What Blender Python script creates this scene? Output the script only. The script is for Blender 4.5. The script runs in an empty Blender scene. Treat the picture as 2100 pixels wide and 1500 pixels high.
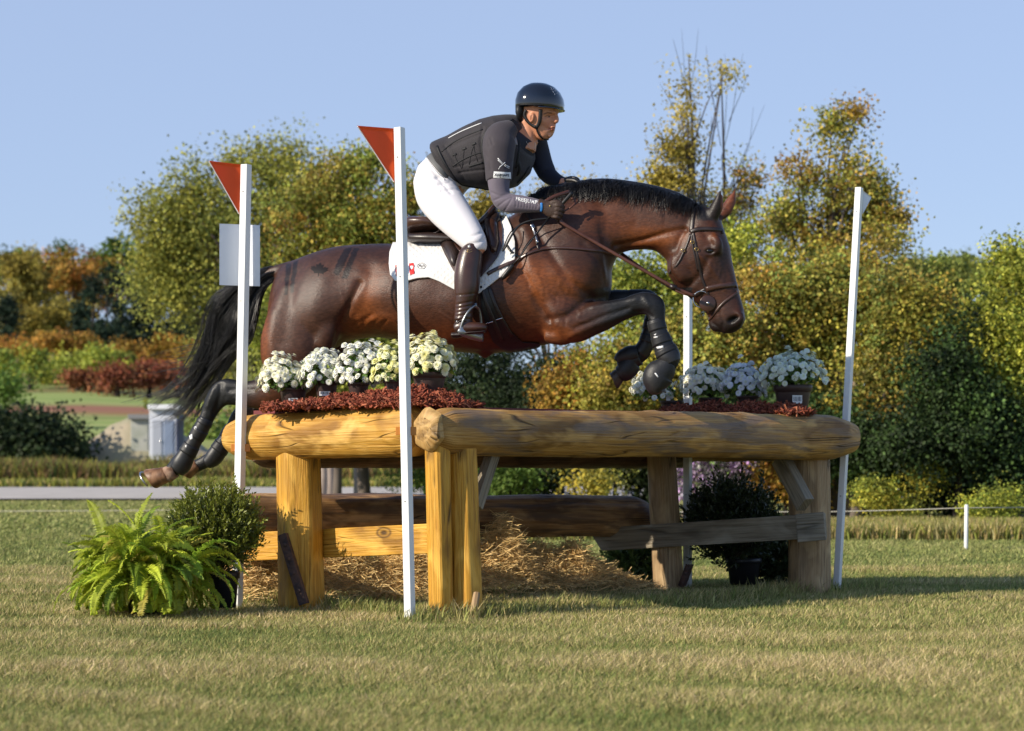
import bpy, bmesh, math, random
import numpy as np
from mathutils import Vector, Matrix, geometry
from mathutils.bvhtree import BVHTree

# ------------------------------------------------------------------ camera, sky, sun
F = 4332.0          # focal length in photo pixels (photo 2100 px wide)
CZ = 0.68           # eye height
scene = bpy.context.scene
COL = scene.collection
cam_d = bpy.data.cameras.new("camera"); cam = bpy.data.objects.new("camera", cam_d); COL.objects.link(cam)
cam.location = (0, 0, CZ); cam.rotation_euler = (math.radians(90), 0, 0)
cam_d.sensor_width = 36; cam_d.lens = 36 * F / 2100; cam_d.shift_y = 205 / 2100
cam_d.clip_start = .1; cam_d.clip_end = 3000
cam_d.dof.use_dof = True; cam_d.dof.focus_distance = 9.9; cam_d.dof.aperture_fstop = 4.2
scene.camera = cam
SUN_EL = math.radians(28)
sx, sy = -.88, -.47
SD = Vector((sx * math.cos(SUN_EL), sy * math.cos(SUN_EL), math.sin(SUN_EL))).normalized()
sl = bpy.data.lights.new("sun", 'SUN'); so = bpy.data.objects.new("sun", sl); COL.objects.link(so)
sl.energy = 5.0; sl.angle = math.radians(.5); sl.color = (1, .90, .74)
so.rotation_euler = SD.to_track_quat('Z', 'Y').to_euler(); so.location = (-20, -10, 20)
w = bpy.data.worlds.new("World"); scene.world = w; w.use_nodes = True
nt = w.node_tree; bgn = nt.nodes['Background']
sk = nt.nodes.new('ShaderNodeTexSky'); sk.sky_type = 'NISHITA'; sk.sun_disc = False
sk.sun_elevation = SUN_EL; sk.sun_rotation = math.atan2(sx, sy)
sk.air_density = 1.0; sk.dust_density = 0.15; sk.ozone_density = 4.0; sk.altitude = 200
sky_mix = nt.nodes.new('ShaderNodeMix'); sky_mix.data_type = 'RGBA'; tcw = nt.nodes.new('ShaderNodeTexCoord'); sxw = nt.nodes.new('ShaderNodeSeparateXYZ'); nt.links.new(tcw.outputs['Generated'], sxw.inputs[0])
mrw = nt.nodes.new('ShaderNodeMapRange'); mrw.inputs[1].default_value = .22; mrw.inputs[2].default_value = .62; mrw.inputs[3].default_value = .75; mrw.inputs[4].default_value = .08; nt.links.new(sxw.outputs['Z'], mrw.inputs[0]); nt.links.new(mrw.outputs[0], sky_mix.inputs['Factor'])   # flat blue mixed into the low sky, thinning overhead
nt.links.new(sk.outputs[0], sky_mix.inputs['A']); sky_mix.inputs['B'].default_value = (2.56, 3.16, 4.6, 1)
nt.links.new(sky_mix.outputs['Result'], bgn.inputs[0]); bgn.inputs[1].default_value = .15
scene.view_settings.view_transform = 'Standard'; scene.view_settings.look = 'None'
scene.view_settings.exposure = .22; scene.view_settings.gamma = 1
scene.cycles.max_bounces = 6; scene.cycles.transparent_max_bounces = 6

# ------------------------------------------------------------------ helpers
rng = np.random.default_rng(7)
random.seed(7)
def W(px, py, Y): return np.array([(px - 1050) / F * Y, Y, CZ + (955 - py) / F * Y])
def HYc(px): return 10.975 / (1 + .25 * (px - 1050) / F)
def H(px, py, dz=0.): return W(px, py, HYc(px) + dz)
def topx(v):
    v = np.asarray(v); return 1050 + F * v[..., 0] / v[..., 1], 955 - F * (v[..., 2] - CZ) / v[..., 1]
def srgb(r, g, b):
    return tuple(((c / 255) / 12.92 if c / 255 <= .04045 else (((c / 255) + .055) / 1.055) ** 2.4) for c in (r, g, b))

def tag(o, label=None, cat=None, group=None, kind=None):
    if label: o['label'] = label
    if cat: o['category'] = cat
    if group: o['group'] = group
    if kind: o['kind'] = kind
    return o
def empty(name, loc, label=None, cat=None, group=None):
    o = bpy.data.objects.new(name, None); COL.objects.link(o); o.location = tuple(loc); o.empty_display_size = .1
    return tag(o, label, cat, group)

class G:
    """collects geometry, builds ONE mesh object"""
    def __init__(s): s.v = []; s.f = []; s.uv = []; s.n = 0; s.c = []; s.mi = []
    def add(s, verts, faces, uvs=None, col=None, mi=0):
        verts = np.asarray(verts, float).reshape(-1, 3); k = s.n
        s.v.append(verts); s.n += len(verts)
        for i, f in enumerate(faces):
            s.f.append([a + k for a in f]); s.uv.append(uvs[i] if uvs else [(0, 0)] * len(f)); s.mi.append(mi)
        s.c.append(np.tile(np.array(col if col is not None else (1, 1, 1), float), (len(verts), 1)) if col is None or np.ndim(col) == 1 else np.asarray(col))
        return k
    def loft(s, rings, cap=True, col=None, mi=0, closed=True):
        R = np.asarray(rings, float); m, n, _ = R.shape
        cen = R.mean(1); u = np.concatenate([[0], np.cumsum(np.linalg.norm(np.diff(cen, axis=0), axis=1))])
        rad = np.linalg.norm(R - cen[:, None], axis=2).mean() ; circ = 2 * math.pi * rad
        fs, us = [], []; jn = n if closed else n - 1
        for i in range(m - 1):
            for j in range(jn):
                j2 = (j + 1) % n
                fs.append((i * n + j, i * n + j2, (i + 1) * n + j2, (i + 1) * n + j))
                a, b = j / n * circ, (j + 1) / n * circ
                us.append([(u[i], a), (u[i], b), (u[i + 1], b), (u[i + 1], a)])
        V = R.reshape(-1, 3)
        if cap:
            V = np.vstack([V, cen[0], cen[-1]]); a, b = m * n, m * n + 1
            for j in range(n):
                j2 = (j + 1) % n
                p = R[0] - cen[0]; q = R[-1] - cen[-1]
                t0 = 2 * math.pi * j / n; t1 = 2 * math.pi * (j + 1) / n
                cu = lambda t: (50 + rad * math.cos(t), rad * math.sin(t))
                fs.append((j2, j, a)); us.append([cu(t1), cu(t0), (50, 0)])
                fs.append(((m - 1) * n + j, (m - 1) * n + j2, b)); us.append([cu(t0), cu(t1), (50, 0)])
        return s.add(V, fs, us, col, mi)
    def tube(s, pts, r, n=8, r2=None, lat=None, cap=True, col=None, mi=0):
        """r: radius (in the plane across lat), r2: radius along lat"""
        P = np.asarray(pts, float); m = len(P); r = np.broadcast_to(np.asarray(r, float), (m,))
        r2 = r if r2 is None else np.broadcast_to(np.asarray(r2, float), (m,))
        T = np.gradient(P, axis=0); T /= np.linalg.norm(T, axis=1)[:, None] + 1e-12
        rings = []; L = np.array(lat if lat is not None else (0.01, 1, 0.02), float)
        t = np.arange(n) * 2 * math.pi / n
        prev = None
        for i in range(m):
            ref = L if (lat is not None or prev is None) else prev
            if abs(np.dot(ref, T[i])) > .97 * np.linalg.norm(ref): ref = np.array([.3, .2, 1.])
            b = ref - T[i] * np.dot(ref, T[i]); b /= np.linalg.norm(b) + 1e-12
            a = np.cross(b, T[i]); prev = b
            rings.append(P[i] + np.outer(np.cos(t) * r[i], a) + np.outer(np.sin(t) * r2[i], b))
        return s.loft(rings, cap, col, mi)
    def box(s, c, h, rot=None, col=None, mi=0):
        c = np.asarray(c, float); h = np.asarray(h, float)
        V = np.array([(x, y, z) for x in (-1, 1) for y in (-1, 1) for z in (-1, 1)], float) * h
        if rot is not None: V = V @ np.asarray(rot).T
        fs = [(0, 1, 3, 2), (4, 6, 7, 5), (0, 4, 5, 1), (2, 3, 7, 6), (0, 2, 6, 4), (1, 5, 7, 3)]
        # uv: u along longest axis
        la = int(np.argmax(h)); V0 = np.array([(x, y, z) for x in (-1, 1) for y in (-1, 1) for z in (-1, 1)], float) * h
        us = []
        for f in fs:
            o = [k for k in range(3) if k != la]
            us.append([(V0[i][la] + h[la], V0[i][o[0]] + V0[i][o[1]] + .3) for i in f])
        return s.add(V + c, fs, us, col, mi)
    def beam(s, a, b, w, h, up=(0, 0, 1), col=None):
        a = np.asarray(a, float); b = np.asarray(b, float); d = b - a; L = np.linalg.norm(d); d /= L
        up = np.asarray(up, float); up = up - d * np.dot(up, d); up /= np.linalg.norm(up); sd = np.cross(up, d)
        return s.box((a + b) / 2, (L / 2, w / 2, h / 2), np.stack([d, sd, up], 1), col)
    def lathe(s, c, prof, n=28, col=None):
        t = np.arange(n) * 2 * math.pi / n; c = np.asarray(c, float)
        return s.loft([c + np.stack([r * np.cos(t), r * np.sin(t), np.full(n, z)], 1) for r, z in prof], True, col)
    def build(s, name, mats, parent=None, smooth=True, bevel=0, auto=None):
        V = np.vstack(s.v); me = bpy.data.meshes.new(name)
        me.from_pydata(V.tolist(), [], s.f)
        uvl = me.uv_layers.new(name="UVMap"); uvl.data.foreach_set('uv', np.array([c for f in s.uv for c in f], np.float32).ravel())
        ca = me.color_attributes.new("Col", 'FLOAT_COLOR', 'POINT')
        C = np.ones((len(V), 4), np.float32); C[:, :3] = np.vstack(s.c); ca.data.foreach_set('color', C.ravel())
        return finish(name, me, mats, parent, smooth, s.mi, bevel, auto)

def finish(name, me, mats, parent=None, smooth=True, mi=None, bevel=0, auto=None):
    if not isinstance(mats, (list, tuple)): mats = [mats]
    for m in mats: me.materials.append(m)
    if mi is not None and len(mats) > 1: me.polygons.foreach_set('material_index', np.array(mi, np.int32))
    me.polygons.foreach_set('use_smooth', np.full(len(me.polygons), smooth))
    me.update()
    o = bpy.data.objects.new(name, me); COL.objects.link(o)
    if auto is not None: sharpen(me, auto)
    if parent is not None: o.parent = parent; o.matrix_parent_inverse = Matrix.Translation(-parent.location)
    if bevel:
        b = o.modifiers.new("bevel", 'BEVEL'); b.width = bevel; b.segments = 2; b.limit_method = 'ANGLE'; b.angle_limit = math.radians(40)
    return o
def sharpen(me, ang):
    bm = bmesh.new(); bm.from_mesh(me)
    bmesh.ops.recalc_face_normals(bm, faces=bm.faces)
    for e in bm.edges:
        if len(e.link_faces) == 2 and e.calc_face_angle(0) > math.radians(ang): e.smooth = False
    bm.to_mesh(me); bm.free()
def recalc(o):
    bm = bmesh.new(); bm.from_mesh(o.data); bmesh.ops.recalc_face_normals(bm, faces=bm.faces); bm.to_mesh(o.data); bm.free()

def raw(name, V, Fc, mats, parent=None, col=None, smooth=False, mi=None, uv=None):
    """fast mesh: V (n,3), Fc (m,k) equal-sided faces"""
    V = np.asarray(V, np.float32); Fc = np.asarray(Fc, np.int32); m, k = Fc.shape
    me = bpy.data.meshes.new(name); me.vertices.add(len(V)); me.vertices.foreach_set('co', V.ravel())
    me.loops.add(m * k); me.loops.foreach_set('vertex_index', Fc.ravel())
    me.polygons.add(m); me.polygons.foreach_set('loop_start', np.arange(m, dtype=np.int32) * k)
    me.update(calc_edges=True)
    if col is not None:
        ca = me.color_attributes.new("Col", 'FLOAT_COLOR', 'POINT'); C = np.ones((len(V), 4), np.float32); C[:, :3] = col
        ca.data.foreach_set('color', C.ravel())
    return finish(name, me, mats, parent, smooth, mi)

def fuse(o, vox, it=6, fac=.5):
    m = o.modifiers.new("r", 'REMESH'); m.mode = 'VOXEL'; m.voxel_size = vox; m.use_smooth_shade = True
    if it:
        sm = o.modifiers.new("s", 'SMOOTH'); sm.iterations = it; sm.factor = fac
    dg = bpy.context.evaluated_depsgraph_get(); dg.update()
    me = bpy.data.meshes.new_from_object(o.evaluated_get(dg), depsgraph=dg)
    o.modifiers.clear(); old = o.data; me.name = old.name; o.data = me
    for mm in list(old.materials):
        if mm.name not in [x.name for x in me.materials if x]: me.materials.append(mm)
    bpy.data.meshes.remove(old)
    me.polygons.foreach_set('use_smooth', np.full(len(me.polygons), True)); me.update()
    return o
def getv(o):
    a = np.empty(len(o.data.vertices) * 3, np.float32); o.data.vertices.foreach_get('co', a); return a.reshape(-1, 3).astype(float)
def getn(o):
    a = np.empty(len(o.data.vertices) * 3, np.float32); o.data.vertex_normals.foreach_get('vector', a); return a.reshape(-1, 3).astype(float)
def setv(o, V): o.data.vertices.foreach_set('co', V.astype(np.float32).ravel()); o.data.update()
def setcol(o, C3):
    me = o.data
    ca = me.color_attributes.get("Col") or me.color_attributes.new("Col", 'FLOAT_COLOR', 'POINT')
    C = np.ones((len(me.vertices), 4), np.float32); C[:, :3] = C3; ca.data.foreach_set('color', C.ravel())
def dpoly(px, py, poly):
    """distance (px) of points to a polyline"""
    d = np.full(px.shape, 1e9); P = np.array(poly, float)
    for a, b in zip(P[:-1], P[1:]):
        ab = b - a; t = np.clip(((px - a[0]) * ab[0] + (py - a[1]) * ab[1]) / (ab @ ab + 1e-9), 0, 1)
        d = np.minimum(d, np.hypot(px - a[0] - t * ab[0], py - a[1] - t * ab[1]))
    return d
def sstep(x, a, b): t = np.clip((x - a) / (b - a), 0, 1); return t * t * (3 - 2 * t)
def vnoise(P, scale, seed=0, oct=3):
    """cheap smooth noise, about -1..1"""
    r = np.random.default_rng(seed); out = np.zeros(len(P)); amp = 1; tot = 0
    for o in range(oct):
        for k in range(4):
            d = r.normal(size=3); d /= np.linalg.norm(d); ph = r.uniform(0, 6.28)
            q = P @ d * scale * (2 ** o) * r.uniform(.7, 1.4) + ph
            d2 = r.normal(size=3); d2 /= np.linalg.norm(d2)
            out += amp * np.sin(q + 1.5 * np.sin(P @ d2 * scale * (2 ** o) * .8 + ph * 2)); tot += amp
        amp *= .5
    return out / tot * 2
def catmull(P, k=6):
    P = np.asarray(P, float); 
    if len(P) < 3: return np.array([P[0] + (P[-1] - P[0]) * t for t in np.linspace(0, 1, k + 1)])
    Q = np.vstack([2 * P[0] - P[1], P, 2 * P[-1] - P[-2]]); out = []
    for i in range(1, len(Q) - 2):
        for t in np.linspace(0, 1, k, endpoint=False):
            a, b, c, d = Q[i - 1:i + 3]
            out.append(.5 * ((2 * b) + (c - a) * t + (2 * a - 5 * b + 4 * c - d) * t * t + (3 * b - a - 3 * c + d) * t ** 3))
    out.append(Q[-2]); return np.array(out)

# ------------------------------------------------------------------ materials
def pm(name, base=(.5, .5, .5), rough=.6, spec=.5, metal=0., coat=0., sheen=0., attr=False, var=0., vscale=8., base2=None,
       bump=0., bscale=60., stretch=(1, 1, 1), bstretch=None, trans=0., coord='Object', detail=6, coatr=.1):
    m = bpy.data.materials.new(name); m.use_nodes = True; N = m.node_tree; L = N.links.new
    p = N.nodes['Principled BSDF']; p.inputs['Roughness'].default_value = rough; p.inputs['Metallic'].default_value = metal
    p.inputs['Specular IOR Level'].default_value = spec; p.inputs['Coat Weight'].default_value = coat; p.inputs['Coat Roughness'].default_value = coatr
    p.inputs['Sheen Weight'].default_value = sheen
    tc = N.nodes.new('ShaderNodeTexCoord')
    if attr:
        a = N.nodes.new('ShaderNodeAttribute'); a.attribute_name = "Col"; src = a.outputs['Color']
    else:
        a = N.nodes.new('ShaderNodeRGB'); a.outputs[0].default_value = (*base, 1); src = a.outputs[0]
    if base2 is not None or var:
        mp = N.nodes.new('ShaderNodeMapping'); mp.inputs['Scale'].default_value = stretch; L(tc.outputs[coord], mp.inputs['Vector'])
        nz = N.nodes.new('ShaderNodeTexNoise'); nz.inputs['Scale'].default_value = vscale; nz.inputs['Detail'].default_value = detail
        L(mp.outputs[0], nz.inputs['Vector'])
        r = N.nodes.new('ShaderNodeValToRGB'); r.color_ramp.elements[0].position = .35; r.color_ramp.elements[1].position = .65
        L(nz.outputs['Fac'], r.inputs[0])
        mx = N.nodes.new('ShaderNodeMix'); mx.data_type = 'RGBA'
        if base2 is not None:
            L(r.outputs[0], mx.inputs['Factor']); L(src, mx.inputs['A']); mx.inputs['B'].default_value = (*base2, 1)
        else:
            mx.blend_type = 'MULTIPLY'; mx.inputs['Factor'].default_value = 1
            r.color_ramp.elements[0].color = (1 - var, 1 - var, 1 - var, 1); r.color_ramp.elements[1].color = (1 + var, 1 + var, 1 + var, 1)
            L(src, mx.inputs['A']); L(r.outputs[0], mx.inputs['B'])
        src = mx.outputs['Result']
    L(src, p.inputs['Base Color'])
    if bump:
        mp2 = N.nodes.new('ShaderNodeMapping'); mp2.inputs['Scale'].default_value = bstretch or stretch; L(tc.outputs[coord], mp2.inputs['Vector'])
        n2 = N.nodes.new('ShaderNodeTexNoise'); n2.inputs['Scale'].default_value = bscale; n2.inputs['Detail'].default_value = 5
        L(mp2.outputs[0], n2.inputs['Vector'])
        b = N.nodes.new('ShaderNodeBump'); b.inputs['Strength'].default_value = bump; b.inputs['Distance'].default_value = .01
        L(n2.outputs['Fac'], b.inputs['Height']); L(b.outputs[0], p.inputs['Normal'])
    if trans:
        t = N.nodes.new('ShaderNodeBsdfTranslucent'); L(src, t.inputs['Color']); ms = N.nodes.new('ShaderNodeMixShader')
        ms.inputs[0].default_value = trans; out = N.nodes['Material Output']
        L(p.outputs[0], ms.inputs[1]); L(t.outputs[0], ms.inputs[2]); L(ms.outputs[0], out.inputs['Surface'])
    return m

def wood(name, c1, c2, c3, crack=.5, gray=None, rough=.55, us=1.6, vs=16.):
    """grain runs along UV.u (metres), rings/streaks across v"""
    m = bpy.data.materials.new(name); m.use_nodes = True; N = m.node_tree; L = N.links.new; nn = N.nodes.new
    p = N.nodes['Principled BSDF']; p.inputs['Roughness'].default_value = rough; p.inputs['Specular IOR Level'].default_value = .35
    uv = nn('ShaderNodeUVMap'); uv.uv_map = "UVMap"
    def noise(scale, su, sv, det=5, dist=0.):
        mp = nn('ShaderNodeMapping'); mp.inputs['Scale'].default_value = (su, sv, 1); L(uv.outputs[0], mp.inputs['Vector'])
        n = nn('ShaderNodeTexNoise'); n.inputs['Scale'].default_value = scale; n.inputs['Detail'].default_value = det; n.inputs['Distortion'].default_value = dist
        L(mp.outputs[0], n.inputs['Vector']); return n.outputs['Fac']
    def ramp(src, stops):
        r = nn('ShaderNodeValToRGB'); e = r.color_ramp.elements
        while len(e) < len(stops): e.new(.5)
        for el, (pos, c) in zip(e, stops): el.position = pos; el.color = (*c, 1) if len(c) == 3 else c
        L(src, r.inputs[0]); return r.outputs[0]
    def mix(a, b, f, mode='MIX'):
        x = nn('ShaderNodeMix'); x.data_type = 'RGBA'; x.blend_type = mode
        (L(f, x.inputs['Factor']) if not isinstance(f, float) else setattr(x.inputs['Factor'], 'default_value', f))
        L(a, x.inputs['A']) if not isinstance(a, tuple) else setattr(x.inputs['A'], 'default_value', (*a, 1))
        L(b, x.inputs['B']) if not isinstance(b, tuple) else setattr(x.inputs['B'], 'default_value', (*b, 1))
        return x.outputs['Result']
    fine = noise(1, us * 2.2, vs * 7, 8, .6)
    col = ramp(fine, [(.3, c2), (.5, c1), (.72, c3)])
    patch = noise(1, us * 1.5, vs * .35, 3, 1.)
    col = mix(col, tuple(x * .62 for x in c2), ramp(patch, [(.45, (0, 0, 0)), (.66, (.9, .9, .9))]))
    lightp = noise(1, us * 2.4 + .1, vs * .5 + .3, 3, .5)
    col = mix(col, tuple(min(1, x * 1.25) for x in c3), ramp(lightp, [(.52, (0, 0, 0)), (.64, (.7, .7, .7))]))
    if gray:
        g = noise(1, us * 1.1, vs * .6, 4, 1.5)
        col = mix(col, gray, ramp(g, [(.47, (0, 0, 0)), (.62, (.85, .85, .85))]))
    ck = noise(1, us * .55, vs * .6, 2, .5)
    crk = ramp(ck, [(.484, (0, 0, 0)), (.5, (1, 1, 1)), (.516, (0, 0, 0))])
    brk = ramp(noise(1, us * 2., vs * .4, 2), [(.5, (0, 0, 0)), (.6, (1, 1, 1))])
    x = nn('ShaderNodeMix'); x.data_type = 'RGBA'; x.blend_type = 'MULTIPLY'; x.inputs['Factor'].default_value = 1
    L(crk, x.inputs['A']); L(brk, x.inputs['B']); crk = x.outputs['Result']
    f = nn('ShaderNodeMath'); f.operation = 'MULTIPLY'; L(crk, f.inputs[0]); f.inputs[1].default_value = crack
    col = mix(col, tuple(v * .12 for v in c2), f.outputs[0])
    # knots
    mp = nn('ShaderNodeMapping'); mp.inputs['Scale'].default_value = (2.0, 3.6, 1); L(uv.outputs[0], mp.inputs['Vector'])
    vo = nn('ShaderNodeTexVoronoi'); vo.inputs['Scale'].default_value = 1.; L(mp.outputs[0], vo.inputs['Vector'])
    kn = ramp(vo.outputs['Distance'], [(.03, (1, 1, 1)), (.06, (.35, .35, .35)), (.085, (.9, .9, .9)), (.11, (.15, .15, .15)), (.22, (0, 0, 0))])
    col = mix(col, tuple(v * .25 for v in c2), kn)
    L(col, p.inputs['Base Color'])
    b = nn('ShaderNodeBump'); b.inputs['Strength'].default_value = .6; b.inputs['Distance'].default_value = .012
    s = nn('ShaderNodeMath'); s.operation = 'SUBTRACT'; L(fine, s.inputs[0]); L(f.outputs[0], s.inputs[1])
    L(s.outputs[0], b.inputs['Height']); L(b.outputs[0], p.inputs['Normal'])
    return m
# ------------------------------------------------------------------ setting: terrain, lawn, road
def terr(X, Y):
    X = np.asarray(X, float); Y = np.asarray(Y, float)
    base = np.interp(Y, [0, 20, 72, 160, 220, 300, 400, 520, 2500], [-.035, -.035, 0, 5.0, 8.2, 16.5, 27, 34, 34])
    wob = (np.sin(X * .031 + 1) + np.sin(X * .013 + Y * .01)) * .8 * np.clip((Y - 140) / 150, 0, 1)
    side = np.interp(X / np.maximum(Y, 1), [-.3, -.2, -.12, 0, .15, .3], [1, 1, .8, .55, .62, .6])
    return base * np.where(Y > 120, 1 + (side - 1) * np.clip((Y - 120) / 100, 0, 1), 1) + wob
ys = np.concatenate([np.linspace(-6, 30, 37), np.linspace(32, 130, 50), np.linspace(134, 560, 90), [700, 1000, 1600, 2500]])
ts = np.linspace(-.75, .75, 121)
VV = []; 
for y in ys:
    s = max(abs(y), 14) * 1.0
    xs = ts * 2 * s
    VV.append(np.stack([xs, np.full_like(xs, y), terr(xs, np.full_like(xs, y))], 1))
n = len(ts); VV = np.vstack(VV); idx = np.arange(len(ys) * n).reshape(len(ys), n)
FF = np.stack([idx[:-1, :-1], idx[:-1, 1:], idx[1:, 1:], idx[1:, :-1]], -1).reshape(-1, 4)
gm = bpy.data.materials.new("turf_ground"); gm.use_nodes = True
N = gm.node_tree; L = N.links.new; p = N.nodes['Principled BSDF']; p.inputs['Roughness'].default_value = 1; p.inputs['Specular IOR Level'].default_value = .1
geo = N.nodes.new('ShaderNodeNewGeometry')
def gnoise(scale, st=(1, 1, 1), det=5):
    mp = N.nodes.new('ShaderNodeMapping'); mp.inputs['Scale'].default_value = st; L(geo.outputs['Position'], mp.inputs['Vector'])
    nz = N.nodes.new('ShaderNodeTexNoise'); nz.inputs['Scale'].default_value = scale; nz.inputs['Detail'].default_value = det; L(mp.outputs[0], nz.inputs['Vector']); return nz.outputs['Fac']
def gramp(src, stops):
    r = N.nodes.new('ShaderNodeValToRGB'); e = r.color_ramp.elements
    while len(e) < len(stops): e.new(.5)
    for el, (q, c) in zip(e, stops): el.position = q; el.color = (*c, 1)
    L(src, r.inputs[0]); return r.outputs[0]
def gmix(a, b, f):
    x = N.nodes.new('ShaderNodeMix'); x.data_type = 'RGBA'; L(f, x.inputs['Factor']) if not isinstance(f, float) else setattr(x.inputs['Factor'], 'default_value', f); L(a, x.inputs['A']); L(b, x.inputs['B']); return x.outputs['Result']
lawn = gramp(gnoise(.55, (.35, 1.6, 1)), [(.3, (.17, .20, .05)), (.55, (.26, .265, .08)), (.75, (.36, .32, .13))])
fine = gramp(gnoise(60), [(.3, (.13, .14, .05)), (.7, (.40, .36, .16))])
lawn = gmix(lawn, fine, .35)
hill = gramp(gnoise(.05, (1, 2.5, 1)), [(.35, (.14, .18, .05)), (.5, (.28, .25, .1)), (.68, (.28, .13, .06))])
sp = N.nodes.new('ShaderNodeSeparateXYZ'); L(geo.outputs['Position'], sp.inputs[0])
mr = N.nodes.new('ShaderNodeMapRange'); mr.inputs[1].default_value = 78; mr.inputs[2].default_value = 84; L(sp.outputs['Y'], mr.inputs[0])
full = gmix(lawn, hill, mr.outputs[0])
def band(y0, y1, soft=3.):
    a = N.nodes.new('ShaderNodeMapRange'); a.inputs[1].default_value = y0 - soft; a.inputs[2].default_value = y0 + soft; L(sp.outputs['Y'], a.inputs[0])
    b = N.nodes.new('ShaderNodeMapRange'); b.inputs[1].default_value = y1 - soft; b.inputs[2].default_value = y1 + soft; b.inputs[3].default_value = 1; b.inputs[4].default_value = 0; L(sp.outputs['Y'], b.inputs[0])
    c = N.nodes.new('ShaderNodeMath'); c.operation = 'MULTIPLY'; L(a.outputs[0], c.inputs[0]); L(b.outputs[0], c.inputs[1]); return c.outputs[0]
mead = gramp(gnoise(.08, (1, 3, 1)), [(.3, (.22, .30, .08)), (.7, (.36, .38, .14))])
full = gmix(full, mead, band(168, 214, 4))
full = gmix(full, mead, band(100, 140, 8))
rd = N.nodes.new('ShaderNodeRGB'); rd.outputs[0].default_value = (.30, .14, .09, 1)
full = gmix(full, rd.outputs[0], band(150, 164, 3))
L(full, p.inputs['Base Color'])
tag(raw("ground", VV, FF, gm, smooth=True), kind='structure')

# grey gravel drive crossing behind
rv = []; rx = np.linspace(-40, 40, 60)
for x in rx: 
    rv += [(x, 42 + .06 * (x + 10) , .02), (x, 66 + .06 * (x + 10), .02)]
rf = [(2 * i, 2 * i + 2, 2 * i + 3, 2 * i + 1) for i in range(59)]
tag(raw("gravel_road", rv, rf, pm("gravel", srgb(182, 174, 166), .95, .2, var=.12, vscale=1.2)), kind='structure')

# ---- grass blades, one object: nobody could count it
def blades(n, y0, y1, name, hmin, hmax, wd, pal, seed, xr=.33, keep=None, lean=.9):
    r = np.random.default_rng(seed)
    Y = y0 + (y1 - y0) * r.random(n) ** 1.15; X = (r.random(n) * 2 - 1) * xr * Y
    if keep is not None:
        k = keep(X, Y, r); X, Y = X[k], Y[k]; n = len(X)
    P = np.stack([X, Y, terr(X, Y) - .002], 1)
    pt = vnoise(P, 5.5, seed + 1, 3) * 1.3; pt2 = vnoise(P * [1, 1.2, 1], 1.1, seed + 2, 2)
    h = (hmin + (hmax - hmin) * r.random(n) ** 1.6) * (1 + .22 * pt)
    a = r.random(n) * 6.283; ln = h * (lean * r.random(n) + .15)
    wind = .35
    d = np.stack([np.cos(a) * ln + wind * ln, np.sin(a) * ln, h], 1)
    wa = r.random(n) * 6.283; s = np.stack([np.cos(wa), np.sin(wa), np.zeros(n)], 1) * (wd * (.6 + .8 * r.random(n)))[:, None]
    mid = P + d * [.38, .38, .58]
    V = np.stack([P - s, P + s, mid + s * .8, mid - s * .8, P + d], 1).reshape(-1, 3)
    b = np.arange(n)[:, None] * 5
    F3 = np.concatenate([b + [0, 1, 2], b + [0, 2, 3], b + [3, 2, 4]], 0)
    pal = np.array(pal); t = np.clip(r.random(n) * .78 + .15 * pt + .10 * pt2 + .11, 0, .999) * (len(pal) - 1)
    i = t.astype(int); f = (t - i)[:, None]; C = pal[i] * (1 - f) + pal[i + 1] * f
    C *= (.45 + 1.0 * r.random(n))[:, None]
    return V, F3, np.repeat(C, 5, 0)
pal = [(.13, .19, .05), (.22, .27, .07), (.32, .33, .095), (.46, .40, .15), (.60, .48, .23), (.74, .58, .34)]
pal2 = [(.15, .20, .06), (.22, .26, .075), (.30, .32, .10), (.38, .37, .13), (.50, .45, .20)]
parts = [blades(560000, 5.0, 9.0, "g", .02, .05, .0020, pal, 11),
         blades(480000, 9.0, 14.5, "g", .02, .05, .0026, pal, 12),
         blades(150000, 14.5, 22, "g", .02, .045, .005, pal2, 13), blades(90000, 22, 41, "g", .02, .05, .011, pal2, 15)]
# longer tufts along the foot of the jump
def near_jump(X, Y, r):
    d1 = np.abs(Y - (9.65 + (X + .27) * .98)) ; ins = (X > -.5) & (X < 2.1)
    d2 = np.abs(Y - (9.72 - (X + .27) * .98)); in2 = (X > -1.6) & (X < -.15)
    return (ins & (r.random(len(X)) < np.exp(-(d1 / .16) ** 2))) | (in2 & (r.random(len(X)) < np.exp(-(d2 / .16) ** 2)))
parts.append(blades(260000, 9.0, 12.6, "g", .04, .10, .0028, pal[:5], 14, keep=near_jump, lean=.6))
o = 0; Vs = []; Fs = []; Cs = []
for V, F3, C in parts: Vs.append(V); Fs.append(F3 + o); Cs.append(C); o += len(V)
tag(raw("grass", np.vstack(Vs), np.vstack(Fs), pm("grass_blade", attr=True, rough=.6, spec=.25, trans=.3), col=np.vstack(Cs)),
    "short sunlit autumn lawn with dry tan tips around the jump", "grass", kind='stuff')
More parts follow.
